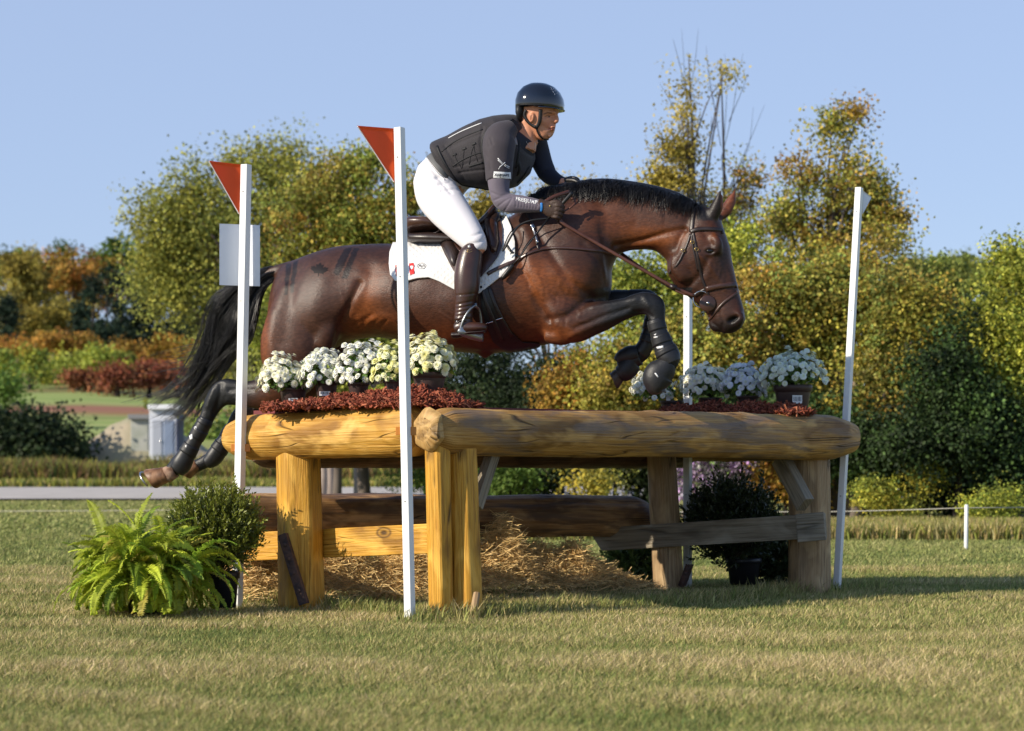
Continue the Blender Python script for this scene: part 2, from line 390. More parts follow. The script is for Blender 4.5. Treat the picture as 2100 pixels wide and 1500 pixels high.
# ------------------------------------------------------------------ the log table jump
honey = wood("honey_wood", (.56, .29, .045), (.40, .18, .025), (.68, .41, .11), .9)
honeyleg = wood("honey_post_wood", (.60, .30, .028), (.38, .17, .018), (.70, .40, .07), .9)
brownlog = wood("weathered_log_wood", (.46, .25, .07), (.28, .135, .035), (.55, .33, .11), .9, gray=(.20, .14, .10))
darklog = wood("dark_bark_log", (.10, .055, .028), (.06, .032, .016), (.17, .10, .055), .9)
greyboard = wood("grey_board_wood", (.24, .20, .14), (.15, .12, .08), (.33, .29, .22), .6, us=1.2, vs=12)
paleleg = wood("pale_post_wood", (.36, .23, .11), (.24, .15, .07), (.48, .34, .18), .9)
endgrain = wood("cut_end_wood", (.48, .29, .10), (.34, .19, .06), (.58, .38, .16), .9, us=8, vs=8)

def log(g, p0, p1, r0, r1, seed=0, n=56, m=92, rough=.05, ch=(.06, .06), bend=(0, 0), flat=None):
    p0 = np.asarray(p0, float); p1 = np.asarray(p1, float); d = p1 - p0; L = np.linalg.norm(d); d /= L
    up = np.array([0, 0, 1.]) if abs(d[2]) < .8 else np.array([0, -1., 0]); up = up - d * (up @ d); up /= np.linalg.norm(up); sd = np.cross(d, up)
    ts = np.concatenate([[0, ch[0] * .35 / L * 1, ch[0] / L, ch[0] * 1.3 / L], np.linspace(ch[0] * 1.8 / L, 1 - ch[1] * 1.8 / L, m), [1 - ch[1] * 1.3 / L, 1 - ch[1] / L, 1 - ch[1] * .35 / L, 1]])
    sc = [.68, .80, .955, .99] + [1] * m + [.99, .955, .80, .68]
    a = np.arange(n) * 2 * math.pi / n + math.pi
    r = np.random.default_rng(seed); ph = r.uniform(0, 6.28, 12); rings = []; kn = [(r.uniform(.12, .95) * L, r.uniform(0, 6.28), r.uniform(.05, .11)) for _ in range(max(2, int(L * 3.2)))]
    for t, s in zip(ts, sc):
        u = t * L; rr = (r0 + (r1 - r0) * t) * s
        k = 1 + rough * (.45 * np.sin(2 * a + ph[0] + u * .9) + .35 * np.sin(3 * a + ph[1] - u * 1.7) + .3 * np.sin(5 * a + ph[2] + 2.3 * u)
                         + .25 * np.sin(u * 4.1 + ph[3] + a) + .2 * np.sin(u * 7.7 + ph[4] - 2 * a) + .12 * np.sin(11 * a + ph[5] + u * 3))
        for (ku, ka, kh) in kn:
            da = (a - ka + math.pi) % (2 * math.pi) - math.pi; k = k + kh * np.exp(-((u - ku) / .045) ** 2 - (da / .30) ** 2) - kh * .8 * np.exp(-((u - ku) / .016) ** 2 - (da / .11) ** 2)
        k = k + .006 * np.sin(u * 61 + ph[7] + 3 * np.sin(a * 2)) + .007 * np.sin(17 * a + ph[8] + u * 2)
        if flat: k = np.minimum(k, flat / np.maximum(np.abs(np.cos((a + ph[6]) % (math.pi / 3) - math.pi / 6)), .5))
        c = p0 + d * u + up * bend[0] * math.sin(math.pi * t) + sd * bend[1] * math.sin(math.pi * t)
        rings.append(c + np.outer(np.cos(a) * rr * k, up) + np.outer(np.sin(a) * rr * k, sd))
    g.loft(rings)
    return g

jump = empty("log_table_jump", W(1050, 1225, 10.9), "honey stained log table jump on stout log legs under the leaping horse", "jump")
# ground plan: A left leg, B near corner, C right corner, D far leg
PA = W(618, 1240, 10.32); PB = W(930, 1262, 9.62); PC = W(1662, 1212, 11.5); PD = W(1370, 1204, 11.95)
def gz(p, z): q = np.array(p, float); q[2] = z; return q
g = log(G(), W(476, 899, 10.62), W(866, 884, 9.80), .108, .118, 3, ch=(.10, .03)); g.build("end_log", [honey], jump, auto=48)
g = log(G(), W(882, 884, 9.66), W(1742, 899, 11.61), .110, .120, 5, ch=(.07, .15), rough=.05); g.build("landing_log", [brownlog], jump, auto=48)
# sawn end of the landing log
e0 = W(882, 882, 9.66); e1 = W(1748, 897, 11.62); dd = (e1 - e0) / np.linalg.norm(e1 - e0)
a0 = W(882, 882, 9.66) - dd * .003
g = log(G(), a0 - dd * .035, a0 + dd * .003, .088, .112, 9, m=3, ch=(.012, .002), rough=.08, flat=.9); g.build("sawn_log_end", [endgrain], jump, auto=30)
g = log(G(), W(520, 915, 10.85), W(1420, 908, 12.35), .115, .15, 6, ch=(.05, .05)); g.build("takeoff_log", [darklog], jump, auto=48)
g = log(G(), W(1400, 908, 12.28), W(1700, 905, 11.85), .11, .11, 7, ch=(.05, .05)); g.build("far_end_log", [brownlog], jump, auto=48)
g = log(G(), W(428, 1058, 10.95), W(1330, 1064, 12.25), .108, .125, 8, ch=(.04, .08), rough=.11, bend=(.012, .02)); g.build("ground_rail_log", [wood("bark_patched_log", (.38, .20, .075), (.20, .10, .04), (.50, .30, .13), .9, gray=(.12, .07, .04))], jump, auto=48)
# legs
def leg(base, x0, x1, y0, ybot, Y0, Y1, seed, mat, r, rough=.05, flat=.93):
    g = G(); log(g, W(x0, y0, Y0), W(x1, ybot + 26, Y1), r[0], r[1], seed, ch=(.01, .01), rough=rough, flat=flat, m=24); g.build("leg", [mat], jump, auto=28)
leg(0, 612, 620, 925, 1240, 10.36, 10.32, 21, honeyleg, (.105, .112))
leg(0, 897, 905, 905, 1258, 9.70, 9.66, 22, honeyleg, (.062, .058), .04)
leg(0, 947, 958, 905, 1259, 9.78, 9.72, 23, honeyleg, (.068, .076), .04)
leg(0, 1660, 1662, 930, 1214, 11.56, 11.5, 24, paleleg, (.112, .118))
leg(0, 1356, 1372, 930, 1206, 12.02, 11.95, 25, paleleg, (.088, .096))
# boards, deck, braces
def board(name, a, b, w, h, mat, bev=.004): 
    g = G(); g.beam(a, b, w, h); return g.build(name, [mat], jump, smooth=False, bevel=bev)
board("end_board", W(498, 1122, 10.72), W(903, 1104, 9.95), .05, .142, honeyleg)
g = G(); a, b = W(1212, 1108, 12.16), W(1690, 1078, 11.32)
d = (b - a); Lb = np.linalg.norm(d); d /= Lb; up = np.array([0, 0, 1.]); up -= d * (up @ d); up /= np.linalg.norm(up); sd = np.cross(up, d)
sec = lambda u, t: [a + d * u[k] * 1. + up * t[k][0] + sd * t[k][1] for k in range(4)]
hh = .066; ww = .03
cs = [(hh, ww), (hh, -ww), (-hh, -ww), (-hh, ww)]
r1 = [a + d * (0 if c[0] > 0 else .085) + up * c[0] + sd * c[1] for c in cs]; r2 = [b + up * c[0] + sd * c[1] for c in cs]
g.loft([r1, r2]); g.build("far_board", [greyboard], jump, smooth=False, bevel=.004)
board("batten", W(1634, 1084, 11.26), W(1692, 1079, 11.20), .02, .15, greyboard)
board("brace", W(1012, 926, 9.98), W(975, 1040, 9.86), .05, .06, greyboard)
board("brace", W(1600, 940, 11.46), W(1652, 1036, 11.28), .06, .10, greyboard)
board("lashing_board", W(988, 1072, 9.9), W(988, 1122, 9.9), .012, .02, greyboard)
# underside joists and deck
g = G()
cA, cB, cC, cD = W(520, 860, 10.6), W(905, 860, 9.85), W(1700, 860, 11.6), W(1420, 860, 12.25)
def deckp(z): return [gz(q, z) for q in (cA, cB, cC, cD)]
top = deckp(.955); bot = deckp(.915); g.loft([bot, top]); g.build("deck", [pm("red_painted_deck", (.16, .02, .02), .6, var=.3, vscale=6)], jump, smooth=False)
g = G()
for t in np.linspace(.1, .9, 6):
    a = gz(cA * (1 - t) + cD * t, .87); b = gz(cB * (1 - t) + cC * t, .87); g.beam(a, b, .05, .085)
g.build("underside_joists", [darklog], jump, smooth=False)
# rusty iron stakes bolted at the feet of the legs
iron = pm("rusty_iron", (.05, .035, .035), .7, .4, base2=(.13, .07, .05), vscale=30, bump=.4, bscale=80)
def stake(x0, y0, x1, y1, Y0, Y1, w=.045):
    g = G(); a, b = W(x0, y0, Y0), W(x1, y1, Y1); g.beam(a, b, .008, w); g.beam(a + [.015, .02, .005], b + [.015, .02, .005], .05, .006)
    d = b - a
    for t in (.15, .35, .55, .8):
        c = a + d * t; g.tube([c + [0, -.008, 0], c + [0, -.016, 0]], .008, 8)
    return g
stake(578, 1096, 622, 1240, 10.18, 10.14).build("iron_bracket", [iron], jump, smooth=False, bevel=.002)
stake(1412, 1160, 1396, 1204, 11.82, 11.86, .04).build("iron_bracket", [iron], jump, smooth=False, bevel=.002)
g = log(G(), W(978, 1215, 9.60), W(970, 1268, 9.56), .016, .018, 30, m=6, ch=(.003, .003)); g.build("peg", [paleleg], jump)

# ------------------------------------------------------------------ flag poles
white = pm("white_plastic", (.80, .80, .79), .45, .5, var=.04, vscale=3)
whitedim = pm("white_board_plastic", (.72, .75, .82), .35, .5)
orange = pm("orange_clip_plastic", (.62, .22, .03), .5)
redfl = pm("red_flag_plastic", (.90, .15, .03), .38, .4, trans=.45)
wstitch = pm("white_stitch", (.85, .8, .75), .6)
screwm = pm('steel_screw', (.4, .4, .4), .4, metal=.8)
def pole(top, bot, Yt, Yb, w, label, clip=None, ang=-32, grp='white flag poles beside the jump'):
    r = empty("flag_pole", W(bot[0], bot[1], Yb), label, "flag pole", grp)
    a = W(*top, Yt); b = W(bot[0], bot[1] + 22, Yb); d = (a - b); Lp = np.linalg.norm(d); d /= Lp
    s = np.array([math.cos(math.radians(ang)), math.sin(math.radians(ang)), 0]); s -= d * (s @ d); s /= np.linalg.norm(s); t = np.cross(d, s)
    g = G(); g.box((a + b) / 2, (w / 2, w / 2, Lp / 2), np.stack([s, t, d], 1)); g.build("post", [white], r, smooth=False, bevel=.003)
    # screw heads and a nick
    for k in (.06, .3, .75):
        g = G(); c = a + (b - a) * k - t * (w / 2 + .001); g.tube([c + t * .002, c - t * .001], .004, 8); g.build("screw", [screwm], r)
    if clip:
        k = (clip[1] - top[1]) / (bot[1] - top[1]); c = a + (b - a) * k
        g = G()
        for sg in (-1, 1):
            g.box(c + np.array([1, 0, 0]) * sg * (w * .5 + .012) + [0, .006, 0], (.015, .008, .019))
        g.box(c + [0, w * .72 + .006, 0], (w * .5 + .022, .005, .017))
        g.build("clip", [orange], r, smooth=False, bevel=.002)
    return r, a, b, s, t, d
def flag(r, pts, Y, mat, bow, stitch=True, name="flag"):
    # pts: outer top, inner top, inner bottom (pixels)
    o, i, b = [np.array(q, float) for q in pts]; g = G(); rows = []; nn = 12
    for k in range(nn + 1):
        t = k / nn; lo = o + (b - o) * t; ri = i + (b - i) * t
        row = []
        for j in range(nn + 1):
            s = j / nn; q = ri + (lo - ri) * s
            fx = (i[0] - q[0]) / (i[0] - o[0] + 1e-9)
            row.append((q[0], q[1], Y + bow * fx ** 1.6 * 1.0))
        rows.append(row)
    nr = np.array([[W(*c) for c in row] for row in rows]); th = np.array([0, .004, 0])
    V = np.vstack([nr.reshape(-1, 3), (nr + th).reshape(-1, 3)]); M = (nn + 1) ** 2; fs = []
    ix = lambda k, j: k * (nn + 1) + j
    for k in range(nn):
        for j in range(nn):
            q = (ix(k, j), ix(k, j + 1), ix(k + 1, j + 1), ix(k + 1, j)); fs.append(q); fs.append(tuple(x + M for x in q[::-1]))
        for e in (0, nn): fs.append((ix(k, e), ix(k + 1, e), ix(k + 1, e) + M, ix(k, e) + M))
        fs.append((ix(0, k), ix(0, k + 1), ix(0, k + 1) + M, ix(0, k) + M))
    g.add(V, fs); ob = g.build(name, [mat], r)
    if stitch:
        s = G(); e = nr[:, -1]; e = np.array([e[0] + (e[-1] - e[0]) * t for t in np.linspace(.03, .98, 44)])
        pp = nr[:, -1]
        for t in np.linspace(.02, .97, 46):
            x = t * nn; k = int(x); c = pp[k] * (1 - (x - k)) + pp[k + 1] * (x - k); s.box(c + [0, .001, 0], (.0022, .004, .0022))
        s.build("flag_edging", [wstitch], ob, smooth=False)
    return ob
r, a, b, s, t, d = pole((505, 338), (486, 1252), 10.42, 10.38, .040, "white pole with red flag and blank white board at left end of jump", (488, 906))
flag(r, [(428, 330), (497, 338), (491, 441)], 10.44, redfl, -.10)
g = G()
for x0, x1, ya, yb in ((450, 492, 0, .05), (492, 533, .05, .02)):
    q = [W(x0, 459 + (x0 - 450) * .04, 10.43 + ya), W(x1, 459 + (x1 - 450) * .04, 10.43 + yb), W(x1, 585 + (x1 - 450) * .03, 10.43 + yb), W(x0, 585 + (x0 - 450) * .03, 10.43 + ya)]
    g.loft([np.array(q), np.array(q) + [0, .004, 0]])
g.build("number_board", [whitedim], r, smooth=False)
r, a, b, s, t, d = pole((819, 262), (841, 1263), 9.50, 9.46, .038, "tallest looking white pole with red flag at the near corner of the jump", (836, 872))
flag(r, [(732, 258), (809, 264), (809, 376)], 9.52, redfl, -.10)
r, a, b, s, t, d = pole((1762, 385), (1715, 1208), 11.72, 11.66, .036, "leaning white pole with small white flag at right end of the landing log", None)
flag(r, [(1788, 404), (1768, 390), (1766, 446)], 11.76, whitedim, .05, False)
pole((1411, 408), (1410, 1196), 12.2, 12.15, .040, "upright white pole behind the horse and the right flower pots", None)
# ------------------------------------------------------------------ the horse
PX = .00252
def ring(T, B, w, dz=0., n=28, ex=2., egg=0., lat=(0, 1, 0), lean=0.):
    """egg-shaped section: T/B top and bottom pixels, w half width in metres, egg>0 wider towards B"""
    t = H(*T, dz); b = H(*B, dz); c = (t + b) / 2; a = (t - b) / 2; L = np.array(lat, float); L /= np.linalg.norm(L)
    th = np.arange(n) * 2 * math.pi / n; cs, sn = np.cos(th), np.sin(th)
    cc = np.sign(cs) * np.abs(cs) ** (2 / ex); ss = np.sign(sn) * np.abs(sn) ** (2 / ex)
    return c + np.outer(cc, a) + np.outer(ss * w * (1 - egg * cs), L)
def body(g, S, **k): g.loft([ring(*s[:2], *s[2:], **k) for s in S])
def limb(g, pts, n=20):
    """pts: px, py, dz, radius px in the picture plane, radius m across"""
    P = np.array([H(p[0], p[1], p[2]) for p in pts]); A = np.array([[p[3] * PX, p[4]] for p in pts])
    Q = catmull(np.hstack([P, A]), 5)
    g.tube(Q[:, :3], Q[:, 3], n, Q[:, 4], lat=(0, 1, 0))

horse = empty("horse", H(900, 610), "bay horse with black legs leaping over the log table in full tack", "horse")
g = G()
HB = [((570, 560), (555, 600), .06), ((583, 545), (549, 655), .15), ((612, 531), (560, 715), .225), ((647, 518), (590, 745), .27),
      ((683, 508), (650, 735), .285), ((722, 503), (715, 700), .275), ((762, 501), (770, 691), .28), ((809, 501), (818, 698), .295),
      ((860, 502), (868, 709), .31), ((920, 500), (930, 722), .315), ((980, 482), (990, 727), .305), ((1030, 455), (1050, 722), .285),
      ((1075, 425), (1100, 712), .265), ((1115, 405), (1150, 702), .25), ((1150, 395), (1190, 680), .235), ((1180, 391), (1226, 640), .205), ((1210, 388), (1247, 595), .16)]
g.loft([ring(T, B, wd, n=36, egg=(.12 if T[0] < 1060 else .18)) for T, B, wd in HB])
NK = [((1120, 415), (1190, 640), .19), ((1160, 395), (1228, 600), .165), ((1200, 386), (1246, 572), .14), ((1235, 382), (1258, 545), .115), ((1262, 382), (1268, 524), .10), ((1300, 386), (1290, 514), .088),
      ((1340, 392), (1318, 512), .082), ((1375, 400), (1344, 515), .078), ((1405, 411), (1362, 530), .078), ((1432, 424), (1378, 545), .078), ((1450, 440), (1410, 560), .06)]
g.loft([ring(T, B, wd, egg=.25, n=30) for T, B, wd in NK])
HL = (.28, .96, 0)
HD = [((1436, 420), (1408, 428), .035), ((1462, 428), (1398, 470), .068), ((1479, 452), (1380, 502), .092), ((1488, 480), (1369, 535), .100), ((1497, 508), (1368, 562), .100),
      ((1501, 534), (1382, 585), .086), ((1507, 562), (1405, 604), .072), ((1513, 588), (1428, 622), .062), ((1519, 612), (1444, 638), .057),
      ((1526, 636), (1455, 654), .058), ((1529, 656), (1462, 668), .054), ((1521, 672), (1472, 679), .042), ((1507, 682), (1486, 685), .018)]
g.loft([ring(T, B, wd, lat=HL, ex=2.3, n=30, egg=-.08) for T, B, wd in HD])
# lower lip and chin
limb(g, [(1462, 655, 0, 9, .03), (1463, 668, 0, 9, .034), (1474, 677, 0, 7, .03)])
# brow bones, cheek disc, throat
for sgn in (-1, 1):
    limb(g, [(1462, 488, sgn * .078, 8, .025), (1472, 498, sgn * .088, 10, .024), (1470, 520, sgn * .082, 9, .02)])
    limb(g, [(1400, 520, sgn * .07, 22, .030), (1398, 548, sgn * .074, 25, .030), (1410, 575, sgn * .066, 18, .024)])
    limb(g, [(1455, 530, sgn * .080, 4, .012), (1470, 570, sgn * .060, 4, .012), (1480, 592, sgn * .050, 4, .010)])
    limb(g, [(1508, 640, sgn * .036, 9, .020), (1516, 652, sgn * .040, 11, .022), (1510, 668, sgn * .034, 9, .018)])
# hind quarters: near and far thigh, gaskin, hock, cannon, pastern
for sgn, pts in ((-1, [(612, 590, -.13, 42, .09), (608, 650, -.16, 62, .115), (606, 700, -.17, 74, .12), (596, 755, -.17, 66, .105), (572, 795, -.17, 44, .075), (532, 808, -.17, 33, .052), (498, 808, -.165, 27, .042),
                       (462, 805, -.16, 29, .040), (440, 825, -.16, 22, .036), (424, 858, -.16, 16, .030), (405, 890, -.16, 15, .028), (385, 925, -.16, 15, .028), (368, 950, -.16, 20, .033), (352, 967, -.16, 17, .03), (338, 978, -.16, 19, .032)]),
                 (1, [(640, 600, .13, 42, .09), (655, 660, .16, 62, .11), (660, 710, .17, 62, .11), (640, 760, .17, 52, .09), (600, 805, .17, 36, .065), (560, 830, .17, 30, .05), (525, 842, .17, 25, .042),
                       (496, 852, .17, 22, .038), (476, 878, .17, 15, .03), (462, 905, .17, 14, .028), (448, 925, .17, 15, .028), (434, 940, .17, 16, .03), (412, 952, .17, 14, .028), (400, 958, .17, 14, .028)])):
    limb(g, pts)
# front legs
limb(g, [(1120, 560, -.10, 60, .09), (1150, 620, -.15, 62, .09), (1170, 665, -.17, 40, .075), (1210, 655, -.17, 36, .06), (1255, 642, -.17, 28, .046), (1290, 630, -.165, 22, .040), (1318, 622, -.16, 23, .042), (1340, 628, -.16, 23, .042), (1347, 652, -.16, 17, .034),
         (1353, 690, -.16, 14, .026), (1366, 720, -.16, 15, .027), (1376, 737, -.16, 18, .032), (1366, 758, -.16, 15, .028), (1356, 772, -.16, 16, .03)])
limb(g, [(1150, 560, .10, 55, .08), (1180, 610, .14, 48, .08), (1215, 625, .16, 32, .06), (1260, 615, .16, 22, .045), (1300, 612, .16, 19, .038), (1330, 614, .16, 19, .040), (1342, 632, .16, 16, .036),
         (1336, 664, .16, 13, .027), (1328, 695, .16, 13, .026), (1320, 722, .16, 15, .03), (1306, 736, .16, 14, .03), (1292, 748, .16, 15, .03)])
# elbow, breast, flank fold, point of hip, dock of tail
limb(g, [(1120, 690, -.15, 14, .05), (1150, 695, -.165, 14, .045), (1166, 700, -.165, 10, .035)])
limb(g, [(1180, 500, 0, 40, .16), (1215, 540, 0, 36, .155), (1228, 590, 0, 26, .12), (1215, 640, 0, 24, .10)])
limb(g, [(684, 640, -.19, 28, .06), (674, 680, -.20, 26, .065), (664, 715, -.19, 22, .06)])
limb(g, [(690, 640, .20, 24, .06), (690, 690, .20, 22, .06), (668, 715, .19, 20, .05)])
for sgn in (-1, 1):
    limb(g, [(690, 560, sgn * .20, 34, .045), (722, 580, sgn * .205, 26, .05)])
    limb(g, [(1075, 470, sgn * .14, 30, .06), (1110, 530, sgn * .19, 34, .055), (1150, 590, sgn * .185, 34, .05), (1195, 620, sgn * .15, 22, .05)])
limb(g, [(600, 550, 0, 16, .045), (575, 554, 0, 14, .036), (550, 562, 0, 12, .028), (532, 575, 0, 9, .02)])
# sheath
limb(g, [(985, 722, -.02, 10, .04), (1000, 728, -.02, 9, .035), (988, 733, -.02, 5, .02)])
# ears
def ear(base, tip, dz0, dz1, wpx):
    b = H(*base, dz0); t = H(*tip, dz1); n = 9; rings = []
    for k in range(n):
        s = k / (n - 1); c = b + (t - b) * s + np.array([.012 * math.sin(s * 3.1), 0, 0]); r = wpx * PX * (math.sin(math.pi * min(1, .30 + .70 * s)) ** 1.0) * (1 if s < .98 else .25) + .002
        th = np.arange(14) * 2 * math.pi / 14
        a = t - b; a /= np.linalg.norm(a); sdv = np.array([.92, -.25, .25]); sdv -= a * (sdv @ a); sdv /= np.linalg.norm(sdv); nv = np.cross(a, sdv)
        rings.append(c + np.outer(np.cos(th) * r, sdv) + np.outer(np.sin(th) * r * .5 + .012 * np.cos(th) ** 2 * (s > .1), nv))
    return rings
g.loft(ear((1456, 452), (1477, 386), -.055, -.075, 14))
g.loft(ear((1474, 448), (1509, 384), .045, .085, 13))
coat = pm("bay_coat", attr=True, rough=.44, spec=.36, sheen=.0, var=.24, vscale=42, stretch=(1, 1, 2.0), bump=.22, bscale=230, bstretch=(.22, 1, 1))
hb = g.build("body", [coat], horse)
fuse(hb, .0085, 7, .5)
vg = hb.vertex_groups.new(name="smooth"); Vt = getv(hb); pxt, pyt = topx(Vt)
kk = (1 - sstep(pxt, 1375, 1425)) * (1 - sstep(pyt, 740, 770)) * (1 - (pxt > 1290) * (pyt > 590)); 
for q in range(1, 11): vg.add([int(i) for i in np.where(np.round(kk * 10) == q)[0]], q / 10, 'REPLACE')
sm_ = hb.modifiers.new("s", 'SMOOTH'); sm_.iterations = 26; sm_.factor = .6; sm_.vertex_group = "smooth"
me_ = bpy.data.meshes.new_from_object(hb.evaluated_get(bpy.context.evaluated_depsgraph_get())); hb.modifiers.clear(); hb.data = me_
V = getv(hb); Nn = getn(hb); px, py = topx(V); dz = V[:, 1] - HYc(px)
near = dz < 0
def stroke(poly, wd, amp, mask=None, both=False):
    """raise (+) or groove (-) the coat along a pixel polyline"""
    global V
    d = dpoly(px, py, poly); k = np.exp(-(d / wd) ** 2) * amp * np.clip(np.abs(Nn[:, 1]) * 1.4, 0, 1)
    if mask is not None: k = k * mask
    V = V + Nn * k[:, None]
notleg = (np.abs(dz) > .02)
# shoulder blade, arm, triceps, chest
stroke([(1095, 470), (1130, 520), (1165, 575), (1215, 610)], 9, -.009, notleg)
stroke([(1060, 480), (1075, 560), (1100, 620), (1125, 655)], 9, -.010, notleg)
stroke([(1080, 520), (1110, 590), (1140, 640)], 26, .014, notleg)
stroke([(1125, 655), (1160, 650), (1205, 618), (1250, 608)], 7, -.010, dz < -.05)
stroke([(1100, 610), (1135, 680)], 8, -.008, notleg)
stroke([(1145, 560), (1190, 590)], 22, .012, notleg)
stroke([(1168, 690), (1220, 668), (1285, 645)], 6, .006, dz < -.05)
stroke([(1180, 672), (1240, 648), (1290, 632)], 4, -.006, dz < -.05)
stroke([(1215, 630), (1270, 620), (1305, 615)], 5, .004, dz < -.05)
stroke([(1300, 640), (1322, 640), (1338, 650)], 4, -.005, dz < -.05)
stroke([(1322, 612), (1330, 628)], 5, .004, dz < -.05)
for x, y in ((1140, 560), (1156, 575), (1170, 560), (1150, 600), (1180, 628)): stroke([(x, y), (x + 10, y + 14), (x + 6, y + 28)], 2.2, .0022, dz < -.05)
# neck
stroke([(1262, 505), (1320, 492), (1365, 478), (1405, 470)], 5, -.010)
stroke([(1180, 470), (1240, 480), (1262, 505)], 9, -.006)
stroke([(1205, 440), (1270, 425), (1340, 425), (1395, 438)], 20, .008)
stroke([(1285, 503), (1350, 500)], 8, .004)
stroke([(1195, 500), (1235, 545), (1245, 590)], 7, -.006)
for x in (1232, 1290): stroke([(x, 420), (x + 14, 445), (x + 10, 465)], 8, -.002)
# head: jaw edge, cheekbone, temple hollow, veins, nostril, lips, eye socket
stroke([(1404, 472), (1393, 490), (1384, 520)], 5, -.006)
stroke([(1410, 590), (1440, 560), (1452, 530)], 6, -.006)
stroke([(1432, 520), (1452, 540), (1480, 580), (1488, 595)], 3.5, .005)
stroke([(1440, 470), (1448, 486)], 6, -.006)
stroke([(1460, 468), (1476, 474)], 6, .004)
for po in ([(1455, 530), (1458, 552), (1450, 572)], [(1472, 528), (1478, 552), (1474, 566)], [(1462, 528), (1468, 540), (1466, 556)]): stroke(po, 1.8, .0022)
stroke([(1476, 640), (1484, 660), (1480, 678)], 3, -.004)
stroke([(1462, 664), (1474, 672), (1484, 680)], 1.8, -.005)
stroke([(1498, 659), (1504, 655), (1511, 651)], 4.4, -.022)
stroke([(1496, 664), (1506, 662), (1516, 652), (1514, 645)], 2.6, .004)
stroke([(1449, 510), (1456, 508), (1465, 511)], 3.0, .007); stroke([(1449, 521), (1457, 524), (1465, 519)], 2.6, .005)
stroke([(1451, 516), (1463, 516)], 3.2, -.010)
# quarters: stifle line, thigh groove, flank hollow, hip
stroke([(736, 580), (718, 620), (700, 665), (690, 712)], 7, -.014, notleg)
stroke([(720, 640), (705, 680)], 16, -.006, notleg)
stroke([(760, 560), (745, 620), (740, 660)], 22, -.012, notleg)
stroke([(740, 660), (790, 650), (830, 672)], 10, .008, notleg)
stroke([(700, 700), (726, 670), (760, 648)], 5, -.006, notleg)
stroke([(602, 560), (590, 620), (580, 700)], 14, -.006, notleg)
stroke([(650, 560), (640, 640), (630, 720)], 30, .010, notleg)
stroke([(560, 640), (552, 700), (556, 750)], 9, .005, notleg)
# hock and legs
stroke([(452, 790), (450, 815), (440, 850)], 5, -.007, dz < -.05)
stroke([(470, 800), (490, 798), (520, 800)], 5, -.006, dz < -.05)
stroke([(437, 800), (425, 835)], 4, .004, dz < -.05)
stroke([(465, 822), (448, 850)], 4, .004, dz < -.05)
# ribs and girth hollow
stroke([(1040, 600), (1060, 650), (1100, 690)], 14, -.005, notleg)
V += Nn * (vnoise(V, 14, 5, 3) * .0022)[:, None] * (px < 1360)[:, None]
V += Nn * (vnoise(V * [1, 1, .6], 34, 8, 2) * .0009)[:, None]
for po in ([(1100, 560), (1115, 590), (1110, 620), (1122, 645)], [(1138, 668), (1165, 672), (1180, 684)], [(1190, 660), (1230, 655), (1262, 640)], [(700, 600), (712, 640), (706, 668)], [(650, 700), (640, 730), (610, 750)], [(900, 640), (930, 660), (980, 668)], [(540, 800), (510, 806), (480, 818)], [(1225, 450), (1260, 458), (1300, 452)], [(1400, 540), (1420, 552), (1432, 575)], [(1478, 540), (1486, 560), (1484, 580)]): stroke(po, 1.9, .0024, notleg)
for x, y in ((765, 645), (780, 650), (795, 655), (755, 655), (745, 668)): stroke([(x, y), (x - 14, y + 12), (x - 20, y + 26)], 2.4, -.0025, notleg)
for x, y in ((1128, 600), (1145, 640), (1118, 655), (1070, 560)): stroke([(x, y), (x + 12, y + 10), (x + 14, y + 26)], 2.4, -.003, notleg)
setv(hb, V)
# coat colours: bay with black points (a real pattern of the animal), plus hand-placed warm, pale and dark patches
Nz = vnoise(V, 6, 3, 3)
bay = np.array([.056, .0175, .007]); rust = np.array([.26, .070, .012]); dark = np.array([.018, .009, .007]); blk = np.array([.006, .006, .007])
C = np.tile(bay, (len(V), 1))
def blend(c, k): 
    global C
    C = C * (1 - k[:, None]) + np.array(c) * k[:, None]
def blob(cx, cy, rx, ry, rot=0):
    a = math.radians(rot); x = (px - cx) * math.cos(a) + (py - cy) * math.sin(a); y = -(px - cx) * math.sin(a) + (py - cy) * math.cos(a)
    return np.exp(-(x / rx) ** 2 - (y / ry) ** 2)
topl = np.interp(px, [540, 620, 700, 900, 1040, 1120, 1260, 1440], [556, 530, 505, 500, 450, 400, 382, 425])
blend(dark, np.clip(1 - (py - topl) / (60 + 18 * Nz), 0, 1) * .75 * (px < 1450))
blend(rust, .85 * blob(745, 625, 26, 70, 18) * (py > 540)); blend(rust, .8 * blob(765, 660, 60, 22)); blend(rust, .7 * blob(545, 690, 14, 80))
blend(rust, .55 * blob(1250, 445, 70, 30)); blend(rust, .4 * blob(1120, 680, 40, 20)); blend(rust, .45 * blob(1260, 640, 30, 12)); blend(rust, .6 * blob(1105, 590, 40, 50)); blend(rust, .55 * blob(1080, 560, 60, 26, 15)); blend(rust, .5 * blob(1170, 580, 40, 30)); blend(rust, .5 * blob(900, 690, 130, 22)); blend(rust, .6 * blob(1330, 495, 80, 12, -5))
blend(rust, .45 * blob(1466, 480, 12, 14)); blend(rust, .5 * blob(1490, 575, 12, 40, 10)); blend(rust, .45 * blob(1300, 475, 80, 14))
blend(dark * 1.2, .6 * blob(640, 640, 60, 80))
blend(np.array([.082, .036, .023]), np.clip(.75 * blob(655, 590, 90, 70) + .6 * blob(600, 690, 60, 90) + .45 * blob(1110, 470, 80, 50) + .6 * blob(1300, 430, 110, 26) + .4 * blob(1130, 640, 60, 60) + .5 * blob(860, 600, 100, 70), 0, .8) * (1 + .3 * Nz))
